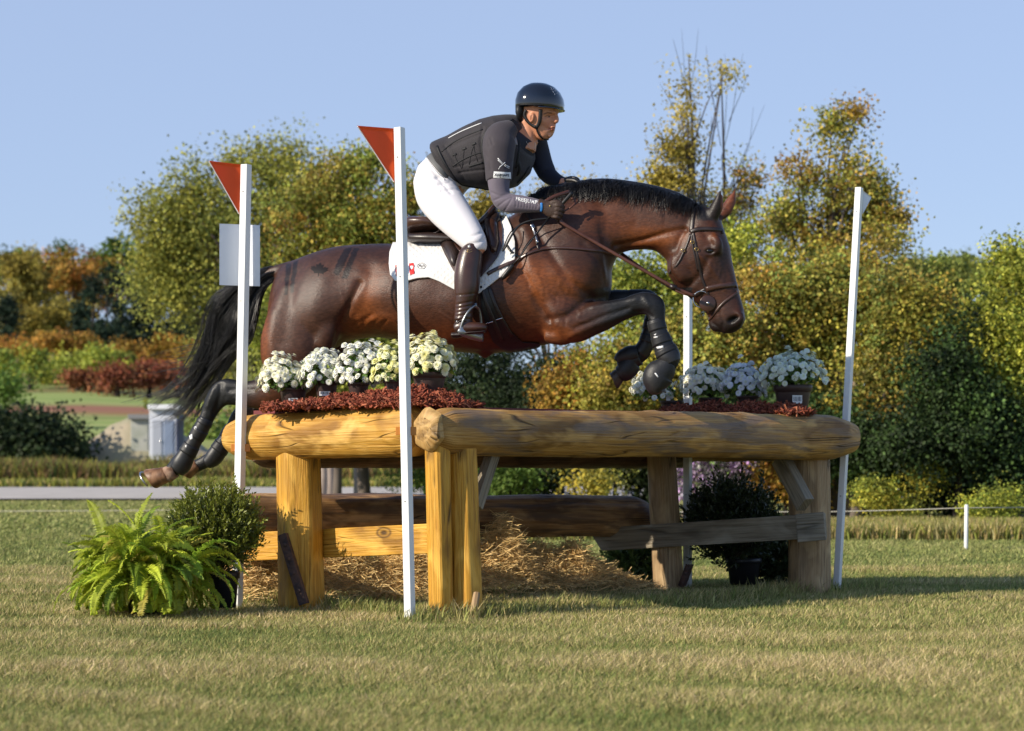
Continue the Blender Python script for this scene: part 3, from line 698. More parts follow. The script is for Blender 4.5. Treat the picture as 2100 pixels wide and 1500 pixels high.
blend(dark * 1.3, .35 * blob(640, 600, 60, 50) + .55 * blob(1215, 500, 90, 60) + .35 * blob(1120, 430, 60, 40)); blend(dark, .5 * blob(1420, 600, 60, 60))
# black points
fl = sstep(px + 8 * Nz, 1160, 1262) * (py > 590) * (px < 1420) * (py > 600 - (px - 1180) * .2)
blend(blk * 1.3, fl * (px > 1150))
blend(blk * 1.2, sstep(-(px + (740 - py) * -.45) + 8 * Nz, -585, -520) * (py > 752))
blend(blk, np.clip(sstep(py + 6 * Nz, 640, 668), 0, 1) * (px > 1440) * .85)
blend(blk * 1.5, .7 * blob(1484, 560, 16, 90, -8) * (px > 1440)); blend(blk, .9 * blob(1457, 516, 13, 9)); blend(blk, .85 * ((px > 1430) & (py < 452) & (dz < 0) & (px < 1485)))
blend(blk * .5, np.clip(1.4 * blob(1505, 655, 10, 6.5, -25), 0, 1))  # nostril hollow darkened in the colour, over its groove
blend((.16, .045, .018), .9 * ((px > 1478) & (py < 440)))
# brushed quarter marks and the maple leaf on the rump
def inpoly(poly):
    P = np.array(poly, float); ins = np.zeros(len(px), bool); j = len(P) - 1
    for i in range(len(P)):
        c = ((P[i, 1] > py) != (P[j, 1] > py)) & (px < (P[j, 0] - P[i, 0]) * (py - P[i, 1]) / (P[j, 1] - P[i, 1] + 1e-12) + P[i, 0]); ins ^= c; j = i
    return ins & (dz < .02)
qm = [[(587, 543), (598, 540), (591, 580), (588, 605), (582, 605), (584, 575)], [(601, 539), (613, 534), (604, 572), (601, 600), (594, 600), (596, 570)],
      [(708, 510), (722, 508), (706, 545), (694, 568), (684, 560), (694, 532)], [(725, 509), (737, 509), (724, 540), (712, 572), (700, 570), (712, 540)]]
for q in qm: blend(dark * .5, inpoly(q) * .92)
# dense local maple leaf as its own thin patch is added below
blend(rust * 1.0, .35 * blob(1160, 690, 30, 20))
setcol(hb, C)
hbvh = BVHTree.FromPolygons([tuple(v) for v in V], [tuple(p.vertices) for p in hb.data.polygons])

def bvh_of(*objs):
    vs, fs, k = [], [], 0
    for o in objs:
        a = getv(o); vs += [tuple(v) for v in a]; fs += [tuple(i + k for i in p.vertices) for p in o.data.polygons]; k += len(a)
    return BVHTree.FromPolygons(vs, fs)
CAM = Vector((0, 0, CZ))
def surf(x, y, bv, off=0., dz=None, side=-1):
    """point on a surface seen at pixel x,y (or its mirror on the far flank), lifted by off"""
    q = H(x, y, -.2); d = (Vector(q) - CAM).normalized()
    h, n, i, ds = bv.ray_cast(CAM, d)
    if h is None or (dz is not None and abs(h.y - HYc(x)) > 9):
        r = H(x, y, -.05 if dz is None else dz); h, n, i, ds = bv.find_nearest(Vector(r))
    if n.dot(d) > 0 and abs(n.dot(d)) > .3: n = -n
    p = np.array(h + n * off)
    if side > 0: p[1] = 2 * HYc(topx(p)[0]) - p[1]
    return p, np.array(n) * (1, -side, 1)
def smoothp(P, it=2):
    P = np.array(P)
    for _ in range(it): P[1:-1] = (P[:-2] + 2 * P[1:-1] + P[2:]) / 4
    return P
def strap(g, pts, bv, w, th, off=.003, k=5, side=-1, sm=2, dz=None):
    """leather strap w wide (m), th thick, laid over the surface along pixel points"""
    Q = catmull([(a, b, 0) for a, b in pts], k); R = [surf(a, b, bv, off, dz, side) for a, b, _ in Q]
    P = smoothp([r[0] for r in R], sm); Nv = smoothp([r[1] for r in R], sm + 1); T = np.gradient(P, axis=0); T /= np.linalg.norm(T, axis=1)[:, None] + 1e-9
    rings = []; c8 = [(math.cos(t), math.sin(t)) for t in np.arange(8) * math.pi / 4 + math.pi / 8]
    for p, n, t in zip(P, Nv, T):
        n = n / (np.linalg.norm(n) + 1e-9); s = np.cross(t, n); s /= np.linalg.norm(s) + 1e-9; n = np.cross(s, t)
        rings.append([p + s * a * w / 2 * 1.05 + n * b * th / 2 for a, b in c8])
    g.loft(rings); return P
def patch(poly, bv, off, th, step=7, side=-1, bulge=0., dz=None, edge=True, k=1, zmod=None):
    """quilt a closed pixel outline over a surface with thickness; returns (V, faces)"""
    P = catmull(np.array([(a, b, 0) for a, b in poly + [poly[0]]]), k)[:-1, :2] if k > 1 else np.array(poly, float)
    # resample outline
    out = []
    for a, b in zip(P, np.roll(P, -1, 0)):
        m = max(1, int(np.linalg.norm(b - a) / step)); out += [a + (b - a) * t for t in np.arange(m) / m]
    out = np.array(out); n = len(out)
    x0, y0 = out.min(0); x1, y1 = out.max(0); pts = [Vector(p) for p in out]
    def ins(x, y):
        c = False; j = n - 1
        for i in range(n):
            if (out[i, 1] > y) != (out[j, 1] > y) and x < (out[j, 0] - out[i, 0]) * (y - out[i, 1]) / (out[j, 1] - out[i, 1]) + out[i, 0]: c = not c
            j = i
        return c
    closed = out.tolist() + [out[0].tolist()]
    yy = y0 + step * .5; r = 0
    while yy < y1:
        xx = x0 + step * (.5 if r % 2 else 0)
        while xx < x1:
            if ins(xx, yy) and dpoly(np.array([xx]), np.array([yy]), closed)[0] > step * .55: pts.append(Vector((xx, yy)))
            xx += step
        yy += step * .87; r += 1
    vs, es, fs, *_ = geometry.delaunay_2d_cdt(pts, [(i, (i + 1) % n) for i in range(n)], [list(range(n))], 1, 1e-4)
    top, bot = [], []
    for v in vs:
        p, nn_ = surf(v.x, v.y, bv, 0, dz, side); nn_ = nn_ / (np.linalg.norm(nn_) + 1e-9)
        e = dpoly(np.array([v.x]), np.array([v.y]), closed)[0]
        bb = bulge * min(1, e / (step * 2.5)) ** .5 + (zmod(v.x, v.y, e) if zmod else 0)
        rr = -min(th * .4, .003) if e < step * .3 else 0
        bot.append(p + nn_ * off); top.append(p + nn_ * (off + th + bb + rr))
    m = len(vs); Vv = np.vstack([top, bot]); fs = [tuple(f) for f in fs]; F2 = list(fs) + [tuple(i + m for i in f[::-1]) for f in fs]
    # boundary
    cnt = {}
    for f in fs:
        for a, b in zip(f, f[1:] + f[:1]): cnt[(a, b)] = 1
    for (a, b) in list(cnt):
        if (b, a) not in cnt: F2.append((b, a, a + m, b + m))
    return Vv, F2
def patch_obj(name, poly, bv, off, th, mat, parent, **k):
    g = G(); v, f = patch(poly, bv, off, th, **k); g.add(v, f); o = g.build(name, [mat], parent); recalc(o); sharpen(o.data, 55); return o
leafpts = [(0, -10), (2.2, -6), (4.6, -7), (3.9, -1.5), (6.6, -4.4), (7.3, -2.6), (10.4, -3.2), (9.2, -.2), (10.6, .9), (5.6, 5.4), (6.1, 7.4), (.6, 6.4), (.5, 11), (-.5, 11), (-.6, 6.4), (-6.1, 7.4), (-5.6, 5.4), (-10.6, .9), (-9.2, -.2), (-10.4, -3.2), (-7.3, -2.6), (-6.6, -4.4), (-3.9, -1.5), (-4.6, -7), (-2.2, -6)]
ca, sa = math.cos(.12), math.sin(.12)
mlp = [(655 + (x * ca - y * sa) * 1.75, 552 + (x * sa + y * ca) * 1.35) for x, y in leafpts]
patch_obj("maple_leaf_mark", mlp, hbvh, .0004, .0006, pm("brushed_dark_coat", tuple(dark * .5), .55, .3), horse, step=2.5)
# eyes
eyem = pm("dark_eye", (.006, .004, .003), .14, .5)
for sgn in (-1, 1):
    g = G(); p, n = surf(1457, 516, hbvh, -.0045)
    c = p
    if sgn > 0: c = np.array([p[0] + .035, 2 * HYc(topx(p)[0]) - p[1] - .0, p[2]])
    bm = bmesh.new(); bmesh.ops.create_uvsphere(bm, u_segments=16, v_segments=10, radius=.019)
    vv = [np.array(v.co) * (1.25, .75, .85) + c for v in bm.verts]; ff = [tuple(x.index for x in f.verts) for f in bm.faces]; bm.free()
    g.add(vv, ff); g.build("eye", [eyem], horse)
# hooves
def hoof(c, toe, up, L, wd, mat, name="hoof"):
    """c: coronet centre, toe: direction to the toe end, up: dorsal direction"""
    g = G(); t = np.array(toe, float); t /= np.linalg.norm(t); u = np.array(up, float); u -= t * (u @ t); u /= np.linalg.norm(u); s = np.cross(t, u); rings = []
    th = np.arange(24) * 2 * math.pi / 24
    for k, (a, rd, rs, sh) in enumerate([(-.012, .036, .033, 0), (0, .045, .040, .002), (.02, .048, .043, .004), (.05, .054, .049, .008), (.078, .060, .055, .012), (.084, .058, .053, .012)]):
        a *= L; cc = np.cos(th); heel = np.where(cc < 0, .75, 1.)
        rings.append(np.array(c) + t * a + np.outer((cc * heel) * rd * wd + sh, u) + np.outer(np.sin(th) * rs * wd, s) + np.outer(np.clip(cc, 0, 1) * .020 * L * k / 5, t))
    g.loft(rings); return g.build(name, [mat], horse)
hoofm = pm("brown_white_hoof", srgb(150, 112, 82), .45, .4, base2=srgb(92, 62, 40), vscale=28, stretch=(1, 1, .4), bump=.15)
hoofd = pm("dark_hoof", (.03, .024, .02), .5, base2=(.06, .045, .035), vscale=20)
sock = pm("pale_sock_hair", srgb(168, 140, 120), .8, .2, base2=srgb(110, 82, 66), vscale=30, bump=.3)
h1 = hoof(H(342, 976, -.16), H(308, 992, -.16) - H(342, 976, -.16), H(330, 960, -.16) - H(336, 986, -.16), 1.0, 1.12, hoofm)
g = G(); g.tube([H(360, 966, -.16), H(350, 970, -.16), H(341, 975, -.16)], [.036, .042, .045], 20, [.034, .037, .040], lat=(0, 1, 0)); g.build("pastern_sock", [sock], horse)
# steel shoe edge of the near hind
g = G(); cc = H(309, 987, -.16); t = H(308, 992, -.16) - H(342, 976, -.16); t /= np.linalg.norm(t); u = H(330, 960, -.16) - H(336, 986, -.16); u -= t * (u @ t); u /= np.linalg.norm(u); s = np.cross(t, u)
arc = [cc + t * (.018 + .012 * math.cos(a)) + u * (math.cos(a) * .052 + .012) + s * math.sin(a) * .055 for a in np.linspace(-2.3, 2.3, 22)]
g.tube(arc, .005, 6); g.build("horseshoe", [pm("steel_shoe", (.55, .55, .55), .3, metal=1)], horse)
hoof(H(404, 956, .17), H(392, 966, .17) - H(404, 956, .17), H(400, 945, .17) - H(404, 966, .17), .9, .95, hoofm)
hoof(H(1350, 786, -.16), H(1348, 812, -.16) - H(1351, 776, -.16), H(1375, 788, -.16) - H(1330, 788, -.16), .46, .56, hoofd)
hoof(H(1277, 760, .16), H(1256, 772, .16) - H(1277, 757, .16), H(1272, 775, .16) - H(1276, 745, .16), .75, .85, hoofd)
# ------------------------------------------------------------------ hair: mane, forelock, tail
hairm = pm("black_hair", (.009, .008, .009), .34, .55, attr=False)
def strands(name, P, r, mat, parent, tip=.25):
    """P (n,k,3) polylines -> thin three sided hairs in one mesh"""
    n, k, _ = P.shape; T = np.gradient(P, axis=1); T /= np.linalg.norm(T, axis=2, keepdims=True) + 1e-9
    ref = np.array([.2, .6, .75]); A = np.cross(T, ref); A /= np.linalg.norm(A, axis=2, keepdims=True) + 1e-9; B = np.cross(T, A)
    tp = np.linspace(1, tip, k)[None, :, None] * (r[:, None, None] if np.ndim(r) else r); rings = [P + (A * math.cos(t) + B * math.sin(t)) * tp for t in (0, 2.094, 4.189)]
    V = np.stack(rings, 2).reshape(-1, 3); base = (np.arange(n) * k * 3)[:, None, None]; i = (np.arange(k - 1) * 3)[None, :, None]; q = []
    for a, b in ((0, 1), (1, 2), (2, 0)): q.append((base + i + np.array([a, b, b + 3, a + 3])).reshape(-1, 4))
    return raw(name, V, np.vstack(q), mat, parent, smooth=True)
def outl(P, t):
    P = np.array(P, float); u = np.concatenate([[0], np.cumsum(np.linalg.norm(np.diff(P, axis=0), axis=1))]); u /= u[-1]
    return np.stack([np.interp(t, u, P[:, 0]), np.interp(t, u, P[:, 1])], -1)
tl = catmull([(560, 548, 0), (530, 556, 0), (496, 572, 0), (458, 598, 0), (432, 635, 0), (419, 700, 0), (402, 752, 0), (372, 806, 0), (305, 866, 0)], 6)[:, :2]
tr = catmull([(574, 572, 0), (552, 580, 0), (536, 604, 0), (524, 650, 0), (509, 698, 0), (473, 742, 0), (440, 795, 0), (392, 850, 0), (318, 892, 0)], 6)[:, :2]
r = np.random.default_rng(5); n, K = 1700, 24
NC = 60; cid = r.integers(0, NC, n); sc_ = r.random(NC); lc_ = .5 + .5 * r.random(NC) ** .7; pc_ = r.uniform(0, 6.28, NC); s = sc_[cid]; t = np.linspace(0, 1, K)[None, :] * (lc_[cid] * (.86 + .14 * r.random(n)))[:, None]
LL = outl(tl, t); RR = outl(tr, t)
ph = pc_[cid][:, None] + r.normal(size=n)[:, None] * .25; clump = 0; off_ = r.normal(size=n)[:, None]
ss = np.clip(s[:, None] + (.13 * np.sin(t * 7 + ph) + .06 * np.sin(t * 15 + ph * 2)) * np.clip(t * 2, 0, 1) + off_ * .055 * (1.15 - t), -.08, 1.08)[..., None]
Q = LL * (1 - ss) + RR * ss
sp = np.clip((t - .62) / .38, 0, 1)[..., None] ** 2 * (r.normal(size=(NC, 1, 2))[cid] + .15 * r.normal(size=(n, 1, 2))) * np.array([42, 28]); fly = (r.random(NC) < .3)[cid][:, None] * r.uniform(.4, 1, NC)[cid][:, None]; Q = Q + np.stack([-46 * fly * t ** 1.5, 14 * np.sin(pc_[cid])[:, None] * fly * t ** 1.5], -1) + sp + np.sin(t * 14 + ph)[..., None] * 1.5
ddz = ((r.normal(size=NC)[cid] + .25 * r.normal(size=n))[:, None] * (.018 + .045 * np.clip(t * 3, 0, 1))) + .01
def Hn(Q, dz):
    k = (Q[..., 0] - 1050) / F; Y = 10.975 / (1 + .25 * k) + dz; return np.stack([k * Y, Y, CZ + (955 - Q[..., 1]) / F * Y], -1)
strands("tail", Hn(Q, ddz), .0014, hairm, horse)
# wind blown wisps off the back of the tail
W1 = []
for i in range(80):
    gi = i % 8; a = (gi * .37) % 1 + r.normal() * .03; x0, y0 = 425 + r.normal() * 8, 700 + 70 * a + r.normal() * 6; L = (50 + 14 * gi) * r.uniform(.7, 1); dy = (-8, 26, 8, 34, 14, 40, 20, 30)[gi] + r.normal() * 3
    tt = np.linspace(0, 1, K); W1.append(np.stack([x0 + 25 - (L + 25) * tt, y0 - 6 + dy * tt + 7 * np.sin(tt * 4 + gi * 1.7) * tt + 8 * tt ** 2 * (r.random() - .5)], 1))
strands("tail_wisps", Hn(np.array(W1), (r.normal(size=80) * .03)[:, None]), .0010, hairm, horse)
# mane
crest = catmull([(1092, 404, 0), (1120, 388, 0), (1160, 378, 0), (1200, 374, 0), (1240, 372, 0), (1290, 377, 0), (1340, 385, 0), (1385, 396, 0), (1420, 412, 0), (1436, 422, 0)], 6)[:, :2]
g = G(); cr = outl(crest, np.linspace(0, 1, 40)); rr = .022 * np.sin(np.linspace(.25, 2.9, 40)) + .006
g.tube([H(x, y + 5, 0) for x, y in cr], rr, 12, rr * 1.3, lat=(0, 1, 0)); g.build("mane_roots", [hairm], horse)
n, K = 3600, 9; u = r.random(n); b = outl(crest, u); tt = np.linspace(0, 1, K)[None, :]
Lh = (20 + 24 * r.random(n)) * np.interp(u, [0, .1, .5, .9, 1], [1.2, 1.3, 1.0, .8, .55]) * (1 + .5 * np.sin(u * 31) * np.sin(u * 12 + 1)); 
rise = (5 + 7 * r.random(n)) * np.interp(u, [0, .3, 1], [.7, 1.1, .55]) * (1 + .35 * np.sin(u * 47 + 3 * np.sin(u * 13)))
back = -(6 + 24 * r.random(n)) * (1 + .6 * np.sin(u * 15 + 2 * np.sin(u * 7)))
qx = b[:, :1] + back[:, None] * tt ** 1.2 + 3 * np.sin(tt * 6 + r.uniform(0, 6, n)[:, None]); qy = b[:, 1:] + 3 - rise[:, None] * np.sin(tt * math.pi * .8) + Lh[:, None] * tt ** 2
sidez = np.where(r.random(n) < .6, -1, .6)[:, None]
dzm = sidez * (.012 + .065 * np.sin(tt * 1.7) * r.uniform(.5, 1.1, n)[:, None] + .035 * tt ** 2) + r.normal(size=n)[:, None] * .006
strands("mane", Hn(np.stack([qx, qy], -1), dzm), .0015, hairm, horse)
n = 90; u = r.random(n); bx = 1412 + 40 * u; by = 410 + 20 * u; A = (18 + 22 * r.random(n)); ang = 2.2 + r.normal(size=n) * .35; tt = np.linspace(0, 1, K)[None, :]
qx = bx[:, None] + A[:, None] * (np.cos(ang)[:, None] * tt + .95 * tt ** 2); qy = by[:, None] - A[:, None] * 1.05 * np.sin(tt * 2.5) * np.sin(ang)[:, None] 
strands("forelock", Hn(np.stack([qx, qy], -1), (r.normal(size=n) * .02)[:, None] - .03 * tt), .0010, hairm, horse)

# ------------------------------------------------------------------ tack
leather = pm("brown_leather", (.048, .020, .013), .33, .5, var=.25, vscale=18, bump=.06, bscale=180, coat=.15, coatr=.2)
leatherd = pm("dark_brown_leather", (.022, .012, .010), .38, .5, var=.2, vscale=14, bump=.06, bscale=180)
leatherr = pm("reddish_rein_leather", (.085, .030, .018), .4, .5, var=.2, vscale=25)
blackm = pm("black_girth_leather", (.008, .007, .007), .42, .5)
steel = pm("polished_steel", (.6, .6, .6), .22, metal=1)
brass = pm("brass", (.75, .5, .18), .3, metal=1)
padm = pm("white_quilted_cotton", (.72, .70, .68), .85, .2, bump=.15, bscale=90)
# saddle pad
pad = empty("saddle_pad", H(930, 590), "white quilted saddle pad with small red and white flag under the brown saddle", "saddle pad")
ppoly = [(806, 503), (800, 522), (799, 545), (802, 566), (812, 578), (832, 579), (856, 573), (880, 571), (902, 579), (932, 595), (962, 609), (985, 602), (1003, 588), (1022, 573), (1040, 561), (1052, 552),
         (1057, 530), (1056, 500), (1050, 468), (1041, 446), (1028, 432), (1000, 455), (960, 490), (900, 500), (850, 502)]
def quilt(x, y, e):
    if e < 5: return .002
    a = ((x + y * 1.1) / 13.) % 1; b = ((x - y * 1.1) / 13.) % 1
    return -.0045 * max(0, 1 - min(a, 1 - a) * 6) - .0045 * max(0, 1 - min(b, 1 - b) * 6) + .001
for sd_, st in ((-1, 3.4), (1, 12)):
    patch_obj("pad_side", ppoly, hbvh, .004, .012, padm, pad, step=st, side=sd_, zmod=quilt if sd_ < 0 else None)
padb = bvh_of(hb, *[c for c in bpy.data.objects if c.parent == pad])
redp = pm("red_patch", (.62, .02, .02), .7); whp = pm("white_patch", (.8, .8, .8), .7)
patch_obj("flag_patch", [(811, 545), (848, 540), (850, 563), (812, 567)], padb, .001, .0015, whp, pad, step=5)
patch_obj("flag_patch_red", [(811, 545), (820, 544), (821, 566), (812, 567)], padb, .0028, .001, redp, pad, step=5)
patch_obj("flag_patch_red", [(839, 541.5), (848, 540), (850, 563), (840.5, 564)], padb, .0028, .001, redp, pad, step=5)
patch_obj("flag_patch_leaf", [(830 + x * .55, 554 + y * .75) for x, y in leafpts], padb, .0028, .001, redp, pad, step=3)
thread = pm("dark_thread", (.03, .03, .035), .7)
g = G(); strap(g, [(865 + 9 * math.cos(a), 546 + 6 * math.sin(a)) for a in np.linspace(0, 6.3, 16)], padb, .0022, .0015, .001, 2)
for po in ([(858, 549), (862, 543), (866, 549), (870, 543)], [(859, 543), (864, 549), (868, 543), (872, 549)]): strap(g, po, padb, .0022, .0015, .001, 2, sm=0)
g.build("embroidered_emblem", [thread], pad)

sad = empty("saddle", H(930, 490), "brown leather jumping saddle with padded knee block under the rider", "saddle")
g = G()
for S, e in (([(824, 458, 474, .09), (830, 451, 480, .14), (842, 447, 483, .175), (870, 447, 482, .185), (900, 455, 480, .17), (935, 470, 484, .14), (970, 466, 484, .12), (995, 440, 470, .11), (1010, 422, 450, .09), (1020, 420, 440, .05)], 2.6),):
    g.loft([ring((x, a), (x + 2, b), w_, ex=e, n=32, egg=-.15) for x, a, b, w_ in S])
so_ = g.build("seat", [leather], sad)
g = G(); g.tube([H(x, y, -.165) for x, y in [(834, 481), (870, 482), (893, 478), (912, 467)]], .004, 8); g.tube([H(x, y, -.172) for x, y in [(834, 486), (868, 488), (893, 485)]], .006, 8, .012, lat=(0, 1, 0)); g.build("piping", [leatherd], sad)
g = G(); g.loft([ring((x, a), (x + 2, b), w_, ex=3, n=28, egg=.1) for x, a, b, w_ in [(834, 484, 497, .15), (842, 482, 503, .185), (880, 480, 506, .20), (930, 484, 506, .20), (980, 470, 500, .19), (1015, 440, 480, .14), (1024, 436, 470, .10)]])
g.build("panel", [leatherd], sad)
fpoly = [(884, 482), (900, 468), (925, 470), (950, 476), (975, 470), (985, 440), (997, 422), (1012, 420), (1026, 438), (1034, 475), (1033, 510), (1022, 533), (1006, 552), (988, 572), (968, 588), (948, 578), (932, 560), (915, 530), (902, 505), (893, 494)]
for sd_, st in ((-1, 7), (1, 14)): patch_obj("flap", fpoly, hbvh, .022, .008, leather, sad, step=st, side=sd_)
kb = [(983, 434), (990, 424), (1003, 429), (1017, 446), (1026, 470), (1027, 505), (1020, 529), (1011, 524), (1003, 505), (1000, 480), (992, 455)]
for sd_ in (-1, 1): patch_obj("knee_block", kb, hbvh, .032, .008, leather, sad, step=5, side=sd_, bulge=.032)
patch_obj("rear_block", [(896, 479), (905, 474), (925, 494), (944, 520), (946, 532), (937, 556), (928, 550), (912, 522), (902, 500)], hbvh, .03, .006, leatherd, sad, step=5, bulge=.018)
fb = bvh_of(hb, *[c for c in bpy.data.objects if c.parent == sad and c.name.startswith('flap')])
g = G(); strap(g, [(903, 470), (925, 495), (948, 520)], fb, .014, .005, .008); strap(g, [(912, 468), (935, 490), (955, 512)], fb, .006, .004, .008)
g.build("billet_strap", [leather], sad)
g = G(); strap(g, [(1020, 430), (1032, 455), (1037, 480), (1036, 512), (1026, 534), (1008, 554)], fb, .005, .005, .004); g.build("flap_binding", [leatherd], sad)
g = G(); P = [H(x, y, -.35) for x, y in [(981, 560), (980, 580), (976, 605), (975, 628)]]; g.tube(P, .011, 8, .0022, lat=(0, 1, 0)); g.build("stirrup_leather", [leather], sad)
# stirrup
stm = pm("grey_stirrup_metal", (.30, .31, .32), .32, metal=.85)
g = G(); P = catmull([H(975, 626, -.37), H(963, 636, -.405), (H(951, 655, -.42)), H(944, 676, -.42)], 6); g.tube(P, .0065, 10, .009, lat=(0, 1, 0))
P = catmull([H(975, 626, -.37), H(983, 637, -.335), H(987, 662, -.315), H(986, 690, -.315)], 6); g.tube(P, .0065, 10, .009, lat=(0, 1, 0))
g.tube([H(975, 622, -.37), H(975, 632, -.37)], .009, 10)
P = [H(943, 673, -.425), H(950, 681, -.41), H(966, 687, -.37), H(986, 692, -.32), H(990, 692, -.31)]; g.tube(P, [.010, .013, .014, .013, .010], 10, .024, lat=(.8, .5, 0)); g.build("stirrup", [stm], sad)
# girth
gir = empty("girth", H(1040, 690), "black leather girth with belly guard behind the horse's elbow", "girth")
gp = [(984, 578), (1003, 586), (1014, 612), (1028, 645), (1048, 678), (1072, 700), (1106, 702), (1108, 713), (1070, 721), (1040, 720), (1012, 700), (996, 665), (988, 630)]
for sd_, st in ((-1, 6), (1, 12)): patch_obj("girth_side", gp, hbvh, .005, .008, blackm, gir, step=st, side=sd_, edge=False)
gb = bvh_of(hb, *[c for c in bpy.data.objects if c.parent == gir])
g = G()
strap(g, [(986, 585), (1000, 630), (1018, 672), (1030, 700)], gb, .022, .004, .003); g.build("girth_strap", [leatherd], gir)
g = G(); strap(g, [(1003, 590), (1015, 625), (1032, 660), (1050, 690)], gb, .020, .004, .003); g.build("girth_strap", [leatherd], gir)
for (x, y) in ((1004, 661), (1023, 654)):
    g = G(); strap(g, [(x - 6, y + 2), (x, y), (x + 7, y - 2)], gb, .005, .004, .007, 3); g.build("buckle", [steel], gir)

# breastplate
bp = empty("breastplate", H(1130, 520), "brown leather breastplate strap across the horse's shoulder", "breastplate")
hp = bvh_of(hb, *[c for c in bpy.data.objects if c.parent == pad])
g = G(); strap(g, [(1000, 562), (1022, 551), (1045, 541), (1068, 530)], hp, .020, .005, .006); g.build("girth_strap", [leather], bp)
g = G(); strap(g, [(1066, 531), (1085, 520), (1105, 513), (1130, 509), (1165, 509), (1200, 512), (1235, 516), (1262, 524)], hp, .016, .005, .005); g.build("shoulder_strap", [leather], bp)
g = G(); strap(g, [(1105, 513), (1100, 495), (1094, 475), (1088, 450), (1076, 430)], hp, .014, .005, .006); g.build("wither_strap", [leatherd], bp)
g = G(); strap(g, [(1091, 464), (1096, 478), (1102, 500)], hp, .011, .006, .009); g.build("buckle", [steel], bp)
g = G(); strap(g, [(1090, 462), (1094, 470)], hp, .02, .008, .009); g.build("buckle", [steel], bp)
g = G(); strap(g, [(1068, 530), (1050, 518), (1040, 505)], hp, .012, .004, .006)
g.build("saddle_strap", [blackm], bp)

# bridle
br = empty("bridle", H(1450, 540), "brown leather bridle with flash noseband and ring bit on the horse's head", "bridle")
lm = leatherd
def bstrap(name, pts, w_, th=.004, off=.003, mat=None, k=4, both=True):
    for sd_ in ((-1, 1) if both else (-1,)):
        g = G(); strap(g, pts, hbvh, w_, th, off, k, sd_); 
        g.build(name, [mat or lm], br)
bstrap("headpiece", [(1426, 418), (1423, 432), (1420, 452), (1418, 476)], .024, .006, both=False)
bstrap("browband", [(1416, 476), (1430, 471), (1450, 470), (1470, 471), (1486, 473), (1491, 477)], .022, .008, .004, both=False)
bstrap("cheekpiece", [(1421, 476), (1426, 500), (1431, 530), (1437, 565), (1447, 592), (1453, 608)], .014, .005, both=False)
bstrap("cheekpiece", [(1418, 478), (1421, 505), (1427, 535), (1431, 556)], .010, .005, both=False)
bstrap("throatlatch", [(1416, 480), (1410, 500), (1400, 522), (1387, 546), (1368, 562)], .010, .004, both=False)
bstrap("noseband", [(1448, 594), (1468, 589), (1488, 586), (1505, 584), (1517, 584)], .028, .008, .004, mat=leather, both=False)
bstrap("noseband", [(1448, 594), (1436, 600), (1424, 606)], .020, .005, both=False)
bstrap("flash_strap", [(1520, 594), (1508, 603), (1494, 613), (1480, 625), (1470, 637), (1460, 650), (1454, 657)], .013, .005, mat=leather, both=False)
for x, y in ((1421, 498), (1429, 512), (1402, 515)):
    g = G(); p, n_ = surf(x, y, hbvh, .009); P = [p + np.array([math.cos(a) * .009, -.002, math.sin(a) * .008]) for a in np.linspace(0, 6.283, 13)]; g.tube(P, .0018, 6); g.build("buckle", [brass], br)
def ringo(name, x, y, r_, th, mat, off=.016, tilt=.0):
    g = G(); p, n_ = surf(x, y, hbvh, off); P = [p + np.array([math.cos(a) * r_, tilt * math.cos(a) * r_, math.sin(a) * r_]) for a in np.linspace(0, 6.283, 33)]
    g.tube(P, th, 8); g.build(name, [mat], br); return p
pr = ringo("bit_ring", 1441, 612, .041, .0032, steel, .02)
p, n_ = surf(1454, 621, hbvh, .020); g = G(); g.tube([p + [0, .006, 0], p, p + [0, -.002, 0]], [.042, .042, .038], 26, lat=(1, 0, 0)); g.build("bit_guard", [leather], br)
g = G(); g.tube([p + [0, -.004, 0] , p + [0, -.016, 0]], .007, 12); g.build("mouthpiece", [steel], br)
# rein, near side: bit ring to the rider's hand, and the far rein
HAND = H(1140, 432, -.225)
g = G(); P = catmull([H(1425, 608, -.125), H(1380, 588, -.15), H(1300, 543, -.18), H(1225, 500, -.205), H(1160, 462, -.235), H(1148, 450, -.235)], 6); g.tube(P, .0085, 8, .003, lat=(0, 1, 0)); g.build("rein", [leatherr], br)
g = G(); g.tube([H(1386, 592, -.148), H(1374, 586, -.151)], [.017, .013], 10); g.build("rein_stop", [leatherd], br)
g = G(); P = catmull([H(1425, 608, .115), H(1380, 592, .13), H(1290, 532, .13), H(1220, 470, .13), H(1185, 400, .10), H(1176, 384, .07)], 6); g.tube(P, .0085, 8, .003, lat=(0, 1, 0)); g.build("rein", [leatherr], br)
g = G(); P = catmull([H(1118, 414, -.22), H(1135, 404, -.20), H(1155, 397, -.17), H(1168, 393, -.14)], 6); g.tube(P, .009, 8, .003, lat=(0, 1, 0)); g.build("rein_end", [leatherr], br)
g = G(); P = catmull([H(1168, 428, -.235), H(1178, 418, -.22), H(1178, 410, -.21), H(1172, 407, -.21)], 6); g.tube(P, .005, 8, .003, lat=(0, 1, 0)); g.build("rein_loop", [leatherr], br)
# hanging rein slack below the hands
g = G(); P = catmull([H(1060, 466, -.235), H(1048, 476, -.27), H(1040, 490, -.285), H(1031, 512, -.30)], 6); g.tube(P, .0035, 6)
P = catmull([H(1125, 448, -.25), H(1092, 452, -.27), H(1066, 462, -.28), H(1050, 482, -.30), H(1036, 508, -.31), H(1030, 516, -.315)], 6); g.tube(P, .0055, 6, .0025, lat=(0, 1, 0)); g.build("rein_slack", [blackm], br)
